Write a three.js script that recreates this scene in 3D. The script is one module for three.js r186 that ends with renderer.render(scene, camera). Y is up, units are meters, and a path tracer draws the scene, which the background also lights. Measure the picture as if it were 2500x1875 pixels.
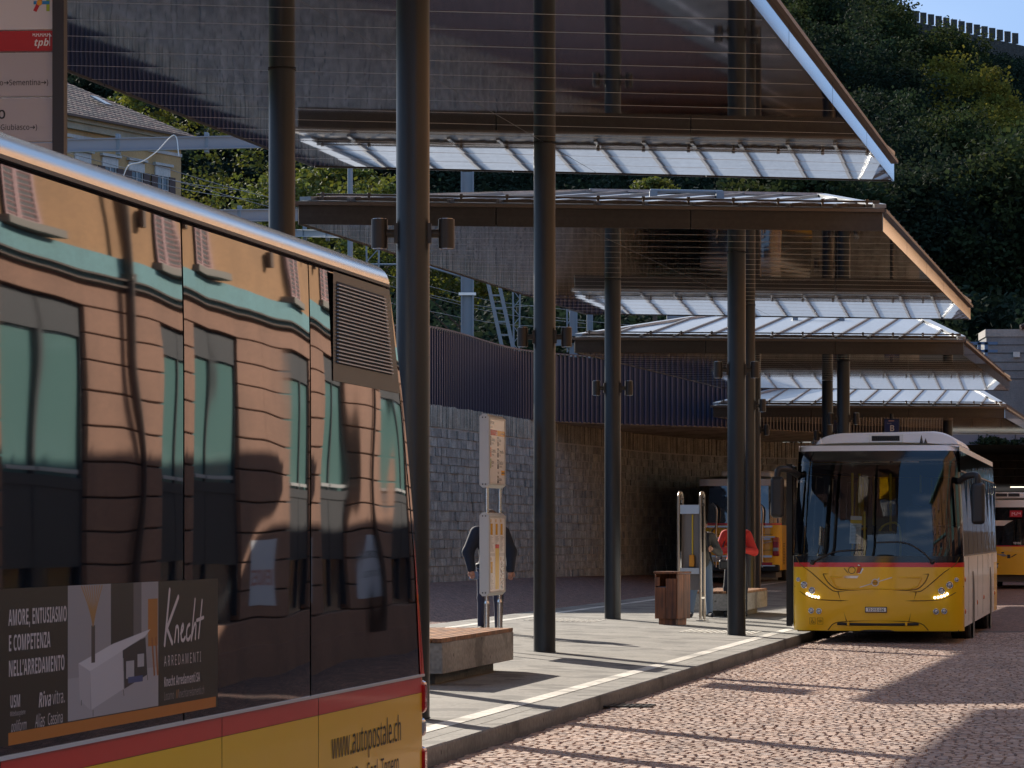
import * as THREE from 'three';
import { mergeGeometries } from 'three/addons/utils/BufferGeometryUtils.js';
import { RoundedBoxGeometry } from 'three/addons/geometries/RoundedBoxGeometry.js';
import { MarchingCubes } from 'three/addons/objects/MarchingCubes.js';

// ---------- camera, sky, sun, exposure ----------
const FOCAL = 7800, CX = 1250, HZ = 1305, EYE = 1.65;   // focal length, principal point and eye height measured on the 2500 px photograph
const scene = new THREE.Scene();
const camera = new THREE.PerspectiveCamera(2 * Math.atan(937.5 / FOCAL) * 180 / Math.PI, 4 / 3, 0.5, 3000);
camera.position.set(0, EYE, 0);
camera.setViewOffset(2500, 1875, 0, -(HZ - 937.5), 2500, 1875);
const renderer = new THREE.WebGLRenderer({ antialias: true });
renderer.toneMapping = THREE.LinearToneMapping;
renderer.toneMappingExposure = 2.2;
renderer.shadowMap.enabled = true;

const SUN_AZ = Math.atan(0.56), SUN_EL = 24.5 * Math.PI / 180;
const sunDir = new THREE.Vector3(-Math.sin(SUN_AZ) * Math.cos(SUN_EL), Math.sin(SUN_EL), -Math.cos(SUN_AZ) * Math.cos(SUN_EL));
const sun = new THREE.DirectionalLight(new THREE.Color(1, 0.9, 0.77), 4.6);
sun.name = 'sun';
sun.position.copy(sunDir).multiplyScalar(200).add(new THREE.Vector3(4, 0, -45));
sun.target.position.set(4, 0, -45);
sun.castShadow = true;
Object.assign(sun.shadow.camera, { left: -80, right: 80, top: 80, bottom: -80, near: 1, far: 600 });
sun.shadow.mapSize.set(4096, 4096);
sun.shadow.radius = 1;
scene.add(sun, sun.target);

// ---------- numbers and noise ----------
function rng(seed) { let s = seed >>> 0; return () => { s = (s + 0x6D2B79F5) >>> 0; let t = Math.imul(s ^ (s >>> 15), 1 | s); t = (t + Math.imul(t ^ (t >>> 7), 61 | t)) ^ t; return ((t ^ (t >>> 14)) >>> 0) / 4294967296; }; }
const clamp = (x, a = 0, b = 1) => Math.min(b, Math.max(a, x)), lerp = (a, b, t) => a + (b - a) * t;
const sstep = (a, b, x) => { const t = clamp((x - a) / (b - a)); return t * t * (3 - 2 * t); };
function h2(x, y, s = 0) { let n = Math.imul(x | 0, 374761393) + Math.imul(y | 0, 668265263) + Math.imul(s | 0, 1442695041); n = Math.imul(n ^ (n >>> 13), 1274126177); return ((n ^ (n >>> 16)) >>> 0) / 4294967296; }
function vn(x, y, per = 0, s = 0) {
  const ix = Math.floor(x), iy = Math.floor(y), fx = x - ix, fy = y - iy, u = fx * fx * (3 - 2 * fx), v = fy * fy * (3 - 2 * fy), m = (k) => per ? ((k % per) + per) % per : k;
  return lerp(lerp(h2(m(ix), m(iy), s), h2(m(ix + 1), m(iy), s), u), lerp(h2(m(ix), m(iy + 1), s), h2(m(ix + 1), m(iy + 1), s), u), v);
}
function fbm(x, y, per = 0, s = 0, o = 4) { let a = 0, k = 0.5, n = 0; for (let i = 0; i < o; i++) { a += k * vn(x, y, per, s + i); n += k; x *= 2; y *= 2; per *= 2; k *= 0.5; } return a / n; }

{ // one clear autumn sky with thin cloud streaks
  const W = 1024, H = 512, data = new Float32Array(W * H * 4);
  for (let j = 0; j < H; j++) for (let i = 0; i < W; i++) {
    const el = ((j + 0.5) / H - 0.5) * Math.PI, az = ((i + 0.5) / W - 0.5) * 2 * Math.PI, y = Math.sin(el), x = Math.cos(az) * Math.cos(el), z = Math.sin(az) * Math.cos(el);
    const up = Math.max(0, y), t = Math.pow(1 - up, 6.5), c = sunDir.x * x + sunDir.y * y + sunDir.z * z;
    let r = lerp(0.084, 0.18, t), g = lerp(0.178, 0.285, t), b = lerp(0.36, 0.45, t);
    const glow = 0.35 * Math.pow(Math.max(0, c), 6) + 0.9 * Math.pow(Math.max(0, c), 60);
    r += glow * 0.9; g += glow * 0.85; b += glow * 0.75;
    if (y > 0.02) {
      const k = 1 / (y + 0.12), n = fbm(x * k * 1.3 + 11, z * k * 3.6 + 3, 0, 5, 5), m = sstep(0.5, 0.78, n) * sstep(0.02, 0.14, y) * 0.6;
      r = lerp(r, 0.74, m); g = lerp(g, 0.79, m); b = lerp(b, 0.86, m);
    }
    if (y < 0) { const f = sstep(0, -0.12, y); r = lerp(r, 0.09, f); g = lerp(g, 0.08, f); b = lerp(b, 0.075, f); }
    data.set([r, g, b, 1], (j * W + i) * 4);
  }
  const sky = new THREE.DataTexture(data, W, H, THREE.RGBAFormat, THREE.FloatType);
  sky.mapping = THREE.EquirectangularReflectionMapping; sky.magFilter = THREE.LinearFilter; sky.minFilter = THREE.LinearFilter; sky.needsUpdate = true;
  scene.background = sky; scene.environment = sky;
  scene.backgroundIntensity = 1.0; scene.environmentIntensity = 1.0;
}

// ---------- textures ----------
function tex(w, h, fn, srgb = true, rx = 1, ry = 1) {
  const d = new Uint8Array(w * h * 4);
  for (let j = 0; j < h; j++) for (let i = 0; i < w; i++) { const c = fn(i / w, j / h, i, j), o = (j * w + i) * 4; d[o] = clamp(c[0]) * 255; d[o + 1] = clamp(c[1]) * 255; d[o + 2] = clamp(c[2]) * 255; d[o + 3] = 255; }
  const t = new THREE.DataTexture(d, w, h); t.wrapS = t.wrapT = THREE.RepeatWrapping; t.magFilter = THREE.LinearFilter; t.minFilter = THREE.LinearMipmapLinearFilter; t.generateMipmaps = true;
  if (srgb) t.colorSpace = THREE.SRGBColorSpace; t.repeat.set(rx, ry); t.needsUpdate = true; return t;
}
const grey = (v) => [v, v, v];
function canvasTex(w, h, draw) {
  const c = document.createElement('canvas'); c.width = w; c.height = h; const g = c.getContext('2d'); draw(g, w, h);
  const t = new THREE.CanvasTexture(c); t.colorSpace = THREE.SRGBColorSpace; t.needsUpdate = true; return t;
}
// uv is in metres everywhere, so a texture of size L metres has repeat 1 / L
const concreteMap = tex(512, 512, (u, v) => { const a = fbm(u * 6, v * 6, 6, 1, 5), s = fbm(u * 3, v * 48, 3, 9, 3), p = vn(u * 160, v * 160, 160, 4); let k = 0.74 + 0.26 * a + 0.16 * (s - 0.5) + 0.16 * (p - 0.5); const st = fbm(u * 9, v * 9, 9, 131, 4); k *= 1 - 0.22 * sstep(0.58, 0.72, st); const gx = Math.floor(u * 26), gy = Math.floor(v * 26), hx = h2(gx, gy, 201), dx = u * 26 - gx - 0.2 - 0.6 * h2(gx, gy, 202), dy = v * 26 - gy - 0.2 - 0.6 * h2(gx, gy, 203); if (hx > 0.9 && dx * dx + dy * dy * 1.5 < 0.018) k *= 0.62; return [k, k * 0.985, k * 0.955]; }, true, 0.25, 0.25);
const concreteBump = tex(512, 512, (u, v) => grey(0.5 * vn(u * 150, v * 150, 150, 4) + 0.5 * fbm(u * 20, v * 90, 10, 3, 3)), false, 0.5, 0.5);
const stoneMap = tex(512, 512, (u, v) => { const a = fbm(u * 8, v * 8, 8, 21, 5), p = vn(u * 120, v * 120, 120, 24); const k = 0.62 + 0.34 * a + 0.25 * (p - 0.5); return [k, k, k * 0.98]; }, true, 0.7, 0.7);
const stoneBump = tex(512, 512, (u, v) => grey(0.6 * fbm(u * 16, v * 16, 16, 31, 4) + 0.4 * vn(u * 100, v * 100, 100, 33)), false, 1.4, 1.4);
const grainBump = tex(256, 256, (u, v) => grey(0.7 * vn(u * 90, v * 90, 90, 40) + 0.3 * fbm(u * 12, v * 12, 12, 41, 3)), false, 3, 3);
const woodMap = tex(256, 512, (u, v) => { const n = fbm(u * 30, v * 2.5, 0, 50, 4), m = fbm(u * 5, v * 5, 5, 52, 3), k = 0.62 + 0.42 * (n - 0.5) * 1.6 + 0.35 * m; return [k, k * 0.96, k * 0.9]; }, true, 1, 1);
const settMap = tex(1024, 1024, (u, v) => { // porphyry setts too far off to be told apart
  const N = 40, y = v * N, row = Math.floor(y), off = h2(row, 3, 1), x = u * N + off, col = Math.floor(x) % N, fx = x - Math.floor(x), fy = y - row, e = Math.min(Math.min(fx, 1 - fx), Math.min(fy, 1 - fy));
  const j = sstep(0.02, 0.13, e), t = 0.8 + 0.38 * (h2(col, row, 7) - 0.5) + 0.2 * (vn(u * 300, v * 300, 300, 3) - 0.5), w = h2(col, row, 9), d = lerp(0.4, 1, j) * t; return [d * 0.93, d * (0.74 + 0.06 * w), d * (0.69 + 0.09 * w)];
}, true, 0.25, 0.25);
const settBump = tex(1024, 1024, (u, v) => { const N = 40, y = v * N, row = Math.floor(y), x = u * N + h2(row, 3, 1), col = Math.floor(x) % N, fx = x - Math.floor(x), fy = y - row, e = Math.min(Math.min(fx, 1 - fx), Math.min(fy, 1 - fy)); return grey(sstep(0.0, 0.18, e) * (0.6 + 0.3 * h2(col, row, 7)) + 0.1 * vn(u * 260, v * 260, 260, 3)); }, false, 0.25, 0.25);
const brushBump = tex(256, 256, (u, v) => grey(fbm(u * 4, v * 100, 4, 60, 3)), false, 1, 1);
const paintBump = tex(512, 512, (u, v) => grey(fbm(u * 7, v * 7, 7, 70, 3)), false, 0.5, 0.5);
const panelMap = tex(256, 256, (u, v) => { const k = 0.88 + 0.2 * (fbm(u * 3, v * 20, 3, 75, 4) - 0.5) + 0.1 * (vn(u * 60, v * 60, 60, 76) - 0.5); return grey(k); }, true, 0.5, 0.5);
const plasterMap = tex(512, 512, (u, v) => { const a = fbm(u * 5, v * 5, 5, 80, 5), p = vn(u * 120, v * 120, 120, 84), s = fbm(u * 20, v * 2, 2, 86, 3); const k = 0.82 + 0.2 * (a - 0.5) + 0.08 * (p - 0.5) + 0.1 * (s - 0.5); return [k, k, k]; }, true, 0.2, 0.2);
const tileMap = tex(256, 256, (u, v) => { const c = Math.floor(u * 12), r = Math.floor(v * 10), t = 0.55 + 0.6 * h2(c, r, 2), fx = u * 12 - c, fy = v * 10 - r, k = t * (0.55 + 0.45 * Math.sin(Math.PI * fx)) * (0.55 + 0.45 * sstep(0, 0.25, fy)); return [k, k * 0.86, k * 0.82]; }, true, 0.3, 0.3);

// ---------- materials ----------
const lin = (r, g, b) => new THREE.Color().setRGB(r, g, b);
function M(color, roughness = 0.6, metalness = 0, more = {}) { const p = more.transmission !== undefined || more.clearcoat !== undefined || more.ior !== undefined || more.sheen !== undefined || more.specularIntensity !== undefined; return new (p ? THREE.MeshPhysicalMaterial : THREE.MeshStandardMaterial)({ color: Array.isArray(color) ? lin(...color) : color, roughness, metalness, ...more }); }
const mat = {
  concrete: M([0.255, 0.25, 0.24], 0.9, 0, { map: concreteMap, bumpMap: concreteBump, bumpScale: 0.003 }),
  kerb: M([0.25, 0.245, 0.235], 0.85, 0, { map: concreteMap, bumpMap: concreteBump, bumpScale: 0.003 }),
  benchConcrete: M([0.40, 0.385, 0.365], 0.85, 0, { map: concreteMap, bumpMap: grainBump, bumpScale: 0.002 }),
  whitePaint: M([0.74, 0.73, 0.70], 0.8, 0, { map: concreteMap, bumpMap: grainBump, bumpScale: 0.001 }),
  sett: M([0.36, 0.275, 0.23], 0.85, 0, { map: settMap, bumpMap: settBump, bumpScale: 0.012 }),
  settBed: M([0.10, 0.075, 0.065], 0.95, 0, { bumpMap: grainBump, bumpScale: 0.004 }),
  settReal: M([1, 1, 1], 0.82, 0, { vertexColors: true, bumpMap: grainBump, bumpScale: 0.003 }),
  column: M([0.022, 0.025, 0.028], 0.34, 0.3, { bumpMap: grainBump, bumpScale: 0.0006, ior: 1.55 }),
  lamp: M([0.04, 0.036, 0.033], 0.45, 0.4),
  mirror: M([0.65, 0.64, 0.625], 0.035, 1),
  joint: M([0.55, 0.54, 0.52], 0.3, 1),
  fasciaFront: M([0.062, 0.057, 0.053], 0.5, 0.4, { map: panelMap }),
  fasciaMirror: M([0.46, 0.445, 0.43], 0.045, 1),
  roofMetal: M([0.41, 0.43, 0.45], 0.42, 0.75, { map: panelMap }),
  roofSeam: M([0.16, 0.155, 0.15], 0.55, 0.5),
  rail: M([0.12, 0.10, 0.085], 0.5, 0.4),
  galv: M([0.17, 0.205, 0.24], 0.5, 0.3, { bumpMap: grainBump, bumpScale: 0.0008 }),
  alu: M([0.62, 0.61, 0.58], 0.32, 0.85, { bumpMap: brushBump, bumpScale: 0.0003 }),
  aluPaint: M([0.55, 0.54, 0.52], 0.45, 0.3),
  underside: M([0.16, 0.155, 0.15], 0.8),
  kerbs: [0.92, 1, 1.07].map((k) => M([0.25 * k, 0.245 * k, 0.235 * k], 0.85, 0, { map: concreteMap, bumpMap: concreteBump, bumpScale: 0.003 })),
  bronze: M([0.40, 0.34, 0.27], 0.32, 0.85),
  steel: M([0.66, 0.64, 0.60], 0.22, 1),
  slat: M([0.015, 0.029, 0.066], 0.4, 0.0),
  slatBack: M([0.009, 0.013, 0.026], 0.7),
  soffit: M([0.60, 0.57, 0.53], 0.9, 0, { map: concreteMap }),
  busYellow: M([0.86, 0.49, 0.004], 0.32, 0, { clearcoat: 0.35, clearcoatRoughness: 0.06, bumpMap: paintBump, bumpScale: 0.0015 }),
  busRed: M([0.62, 0.022, 0.012], 0.35, 0, { clearcoat: 0.6, clearcoatRoughness: 0.06 }),
  busWhite: M([0.80, 0.80, 0.79], 0.4, 0, { clearcoat: 0.25, clearcoatRoughness: 0.05, bumpMap: paintBump, bumpScale: 0.003 }),
  busBlack: M([0.008, 0.008, 0.009], 0.12, 0, { ior: 1.6 }),
  busGlass: M([0.006, 0.006, 0.007], 0.02, 0, { ior: 2.55 }),
  busSideGlass: M([0.006, 0.006, 0.007], 0.03, 0, { ior: 2.0, bumpMap: paintBump, bumpScale: 0.002 }),
  windscreen: M([0.55, 0.62, 0.62], 0.01, 0, { transmission: 1, thickness: 0, ior: 1.6 }),
  rubber: M([0.018, 0.018, 0.018], 0.75), plastic: M([0.022, 0.022, 0.024], 0.42), darkGap: M([0.03, 0.03, 0.03], 0.8),
  groove: M([0.16, 0.09, 0.006], 0.7),
  chrome: M([0.75, 0.75, 0.75], 0.08, 1), lens: M([0.5, 0.5, 0.5], 0.06, 0.4, { clearcoat: 1 }),
  led: M([0.9, 0.92, 0.9], 0.3, 0, { emissive: lin(1, 1, 1), emissiveIntensity: 1.6 }),
  amber: M([0.7, 0.13, 0.01], 0.25, 0, { clearcoat: 1 }), redLens: M([0.45, 0.008, 0.008], 0.15, 0, { clearcoat: 1 }),
  yellowPole: M([0.75, 0.52, 0.02], 0.35), seatBlue: M([0.02, 0.035, 0.09], 0.8), interior: M([0.12, 0.12, 0.12], 0.8), floorGrey: M([0.06, 0.06, 0.065], 0.8),
  woodDark: M([0.27, 0.095, 0.033], 0.6, 0, { map: woodMap, bumpMap: brushBump, bumpScale: 0.001 }),
  woodSlat: M([0.42, 0.21, 0.095], 0.6, 0, { map: woodMap }), woodSlatB: M([0.36, 0.17, 0.075], 0.6, 0, { map: woodMap }),
  signWhite: M([0.74, 0.70, 0.67], 0.4), signBlue: M([0.012, 0.03, 0.10], 0.35), darkFrame: M([0.05, 0.042, 0.038], 0.4, 0.5),
  stones: [[0.42, 0.425, 0.42], [0.465, 0.47, 0.465], [0.50, 0.50, 0.485], [0.38, 0.385, 0.385]].map((c) => M(c, 0.9, 0, { map: stoneMap, bumpMap: stoneBump, bumpScale: 0.014 })),
  stoneCore: M([0.34, 0.33, 0.31], 0.95), soldier: M([0.48, 0.465, 0.42], 0.92, 0, { map: stoneMap, bumpMap: stoneBump, bumpScale: 0.01 }),
  ochre: M([0.62, 0.42, 0.20], 0.9, 0, { map: plasterMap }), trimWhite: M([0.66, 0.66, 0.64], 0.8, 0, { map: plasterMap }), cream: M([0.50, 0.46, 0.35], 0.85, 0, { map: plasterMap }),
  roofTile: M([0.12, 0.042, 0.032], 0.85, 0, { map: tileMap, bumpMap: tileMap, bumpScale: 0.04 }), shutterBrown: M([0.045, 0.022, 0.018], 0.6), paneDark: M([0.03, 0.035, 0.04], 0.1, 0, { ior: 1.7 }),
  orange: M([0.62, 0.315, 0.125], 0.85, 0, { map: plasterMap }), rustic: M([0.46, 0.225, 0.135], 0.85, 0, { map: plasterMap }), teal: M([0.22, 0.48, 0.50], 0.8, 0, { map: plasterMap }), pinkShutter: M([0.62, 0.36, 0.34], 0.7),
  tealGlass: M([0.16, 0.29, 0.265], 0.08, 0, { ior: 1.7 }), windowDark: M([0.03, 0.03, 0.035], 0.5), pipe: M([0.08, 0.045, 0.03], 0.5, 0.3), greySill: M([0.25, 0.22, 0.18], 0.8),
  bark: M([0.10, 0.075, 0.055], 0.95, 0, { bumpMap: stoneBump, bumpScale: 0.02 }),
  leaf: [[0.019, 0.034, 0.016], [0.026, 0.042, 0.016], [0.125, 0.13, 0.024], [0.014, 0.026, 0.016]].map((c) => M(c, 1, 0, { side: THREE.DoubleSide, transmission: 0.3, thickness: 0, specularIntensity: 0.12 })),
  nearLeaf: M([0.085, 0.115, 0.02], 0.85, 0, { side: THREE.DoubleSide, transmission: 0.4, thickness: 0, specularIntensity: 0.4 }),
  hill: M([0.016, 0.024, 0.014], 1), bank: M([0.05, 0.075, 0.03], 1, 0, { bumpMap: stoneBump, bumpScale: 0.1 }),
  castle: M([0.15, 0.135, 0.12], 0.95, 0, { map: stoneMap, bumpMap: stoneBump, bumpScale: 0.1 }),
  greyConcrete: M([0.24, 0.25, 0.26], 0.9, 0, { map: plasterMap, bumpMap: concreteBump, bumpScale: 0.004 }), lightConcrete: M([0.40, 0.37, 0.34], 0.9, 0, { map: plasterMap }),
  darkStone: M([0.17, 0.14, 0.115], 0.95, 0, { map: stoneMap, bumpMap: stoneBump, bumpScale: 0.03 }), violetPanel: M([0.17, 0.16, 0.18], 0.7), blueSteel: M([0.06, 0.13, 0.24], 0.5, 0.3),
  wire: M([0.10, 0.10, 0.11], 0.4, 0.5), insulator: M([0.35, 0.2, 0.1], 0.3),
  deviceOrange: M([0.75, 0.30, 0.015], 0.4), stripLight: M([0.8, 0.75, 0.6], 0.5, 0, { emissive: lin(1, 0.85, 0.6), emissiveIntensity: 1.2 }),
};

// ---------- geometry ----------
const V = (x, y, z) => new THREE.Vector3(x, y, z);
const box = (w, h, d, x = 0, y = 0, z = 0) => new THREE.BoxGeometry(w, h, d).translate(x, y, z);
const rbox = (w, h, d, r, x = 0, y = 0, z = 0, s = 2) => new RoundedBoxGeometry(w, h, d, s, Math.min(r, w / 2.01, h / 2.01, d / 2.01)).translate(x, y, z);
const cyl = (r0, r1, h, x = 0, y = 0, z = 0, n = 20) => new THREE.CylinderGeometry(r1, r0, h, n).translate(x, y + h / 2, z);
function bar(p, q, r, n = 8, r1 = r) { const d = q.clone().sub(p), g = new THREE.CylinderGeometry(r1, r, d.length(), n); g.applyQuaternion(new THREE.Quaternion().setFromUnitVectors(V(0, 1, 0), d.clone().normalize())); const c = p.clone().add(q).multiplyScalar(0.5); return g.translate(c.x, c.y, c.z); }
function beam(p, q, w, h, up = V(0, 1, 0)) { const d = q.clone().sub(p), L = d.length(), z = d.clone().normalize(), x = new THREE.Vector3().crossVectors(up, z).normalize(), y = new THREE.Vector3().crossVectors(z, x); const m = new THREE.Matrix4().makeBasis(x, y, z).setPosition(p.clone().add(q).multiplyScalar(0.5)); return new THREE.BoxGeometry(w, h, L).applyMatrix4(m); }
function tube(pts, r, n = 6, seg = 0) { return new THREE.TubeGeometry(new THREE.CatmullRomCurve3(pts), seg || pts.length * 6, r, n, false); }
function hexa(c) { // c: bottom ring a b c d, top ring a b c d, counter-clockwise seen from above
  const f = [[0, 3, 2, 1], [4, 5, 6, 7], [0, 1, 5, 4], [1, 2, 6, 5], [2, 3, 7, 6], [3, 0, 4, 7]], p = [];
  for (const [a, b, d, e] of f) for (const k of [a, b, d, a, d, e]) p.push(c[k].x, c[k].y, c[k].z);
  const g = new THREE.BufferGeometry(); g.setAttribute('position', new THREE.Float32BufferAttribute(p, 3)); g.computeVertexNormals(); g.setAttribute('uv', new THREE.Float32BufferAttribute(new Float32Array(p.length / 3 * 2), 2)); return g;
}
function quads(list) { // list of [p, p, p, p]
  const p = []; for (const [a, b, c, d] of list) for (const k of [a, b, c, a, c, d]) p.push(k.x, k.y, k.z);
  const g = new THREE.BufferGeometry(); g.setAttribute('position', new THREE.Float32BufferAttribute(p, 3)); g.computeVertexNormals(); g.setAttribute('uv', new THREE.Float32BufferAttribute(new Float32Array(p.length / 3 * 2), 2)); return g;
}
function gridGeo(nu, nv, fn, uvfn) { // indexed smooth grid; fn(s, t) -> Vector3
  const p = [], uv = [], ix = [];
  for (let j = 0; j <= nv; j++) for (let i = 0; i <= nu; i++) { const v = fn(i / nu, j / nv); p.push(v.x, v.y, v.z); const w = uvfn ? uvfn(i / nu, j / nv, v) : [i / nu, j / nv]; uv.push(w[0], w[1]); }
  for (let j = 0; j < nv; j++) for (let i = 0; i < nu; i++) { const a = j * (nu + 1) + i, b = a + 1, c = a + nu + 1, d = c + 1; ix.push(a, b, d, a, d, c); }
  const g = new THREE.BufferGeometry(); g.setAttribute('position', new THREE.Float32BufferAttribute(p, 3)); g.setAttribute('uv', new THREE.Float32BufferAttribute(uv, 2)); g.setIndex(ix); g.computeVertexNormals(); return g;
}
function triUV(g, ox = 0, oy = 0) { // metres, projected along each face's main axis
  if (g.index) g = g.toNonIndexed();
  const p = g.attributes.position, uv = new Float32Array(p.count * 2), a = V(), b = V(), c = V(), n = V();
  for (let i = 0; i < p.count; i += 3) {
    a.fromBufferAttribute(p, i); b.fromBufferAttribute(p, i + 1); c.fromBufferAttribute(p, i + 2); n.crossVectors(b.clone().sub(a), c.clone().sub(a));
    const x = Math.abs(n.x), y = Math.abs(n.y), z = Math.abs(n.z), k = y >= x && y >= z ? 1 : x >= z ? 0 : 2;
    [a, b, c].forEach((v, j) => { uv[(i + j) * 2] = (k === 0 ? v.z : v.x) + ox; uv[(i + j) * 2 + 1] = (k === 1 ? v.z : v.y) + oy; });
  }
  g.setAttribute('uv', new THREE.BufferAttribute(uv, 2)); return g;
}
function fuse(list) { list = [].concat(list); if (list.length === 1) return list[0]; return mergeGeometries(list.map((g) => { const o = g.index ? g.toNonIndexed() : g.clone(); for (const k of Object.keys(o.attributes)) if (!['position', 'normal', 'uv'].includes(k)) o.deleteAttribute(k); if (!o.attributes.uv) o.setAttribute('uv', new THREE.Float32BufferAttribute(new Float32Array(o.attributes.position.count * 2), 2)); return o; })); }

// ---------- naming ----------
const taken = new Map();
function numbered(name) { const n = taken.get(name) ?? 0; taken.set(name, n + 1); return n ? name + '_' + String(n).padStart(3, '0') : name; }
function part(name, geo, m, parent, raw) { const g = fuse(geo), o = new THREE.Mesh(raw ? g : triUV(g), m); o.name = name; o.castShadow = o.receiveShadow = true; parent.add(o); return o; }
function thing(name, label, category, [x, y, z] = [0, 0, 0], turn = 0, group) { const o = new THREE.Group(); o.name = numbered(name); o.position.set(x, y, z); o.rotation.y = turn; o.userData = { label, category, kind: 'thing' }; if (group) o.userData.group = group; scene.add(o); return o; }
function single(name, geo, m, label, category, group, raw) { const o = part(numbered(name), geo, m, scene, raw); o.userData = { label, category }; if (group) o.userData.group = group; return o; }
function struct(name, geo, m, raw) { const o = part(numbered(name), geo, m, scene, raw); o.userData = { kind: 'structure' }; return o; }
function stuff(o) { o.userData.kind = 'stuff'; return o; }
function copyOf(root, pos, turn, label, group) { const r = root.clone(); r.name = numbered(root.name.replace(/_\d{3}$/, '')); r.userData = { ...root.userData }; r.position.set(...pos); if (turn !== undefined) r.rotation.y = turn; if (label) r.userData.label = label; if (group) r.userData.group = group; scene.add(r); return r; }
function decal(name, w, h, t, parent, pos, rot, opts = {}) { const o = new THREE.Mesh(new THREE.PlaneGeometry(w, h), new THREE.MeshStandardMaterial({ map: t, roughness: 0.5, transparent: !opts.opaque, ...(opts.m ?? {}) })); o.name = name; o.position.set(...pos); if (rot) o.rotation.set(...rot); parent.add(o); return o; }

// ---------- the place: street line, levels ----------
const SLOPE = 0.194, ALPHA = Math.atan(SLOPE), COS = Math.cos(ALPHA);
const kerbX = (d) => -4.97 + SLOPE * d;
const sideOf = (X, d) => (X - kerbX(d)) * COS;                    // metres to the right of the kerb
const onStreet = (q, d) => [kerbX(d) + q / COS, d];
const PLAT_Y = (q) => 0.14 + 0.03 * -q, PLAT_W = 5.3;
const levelAt = (X, d) => { const q = sideOf(X, d); if (q >= 0) return 0; if (q > -PLAT_W && d > 21 && d < 128) return PLAT_Y(q); const m = -q - PLAT_W; return d < 24 ? 0 : 0.17 * sstep(24, 40, d) + 0.4 * sstep(0, 6, m) * sstep(30, 60, d); };
const at = (u, v, d) => V((u - CX) * d / FOCAL, EYE - (v - HZ) * d / FOCAL, -d);
const xAt = (u, d) => (u - CX) * d / FOCAL;
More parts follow.
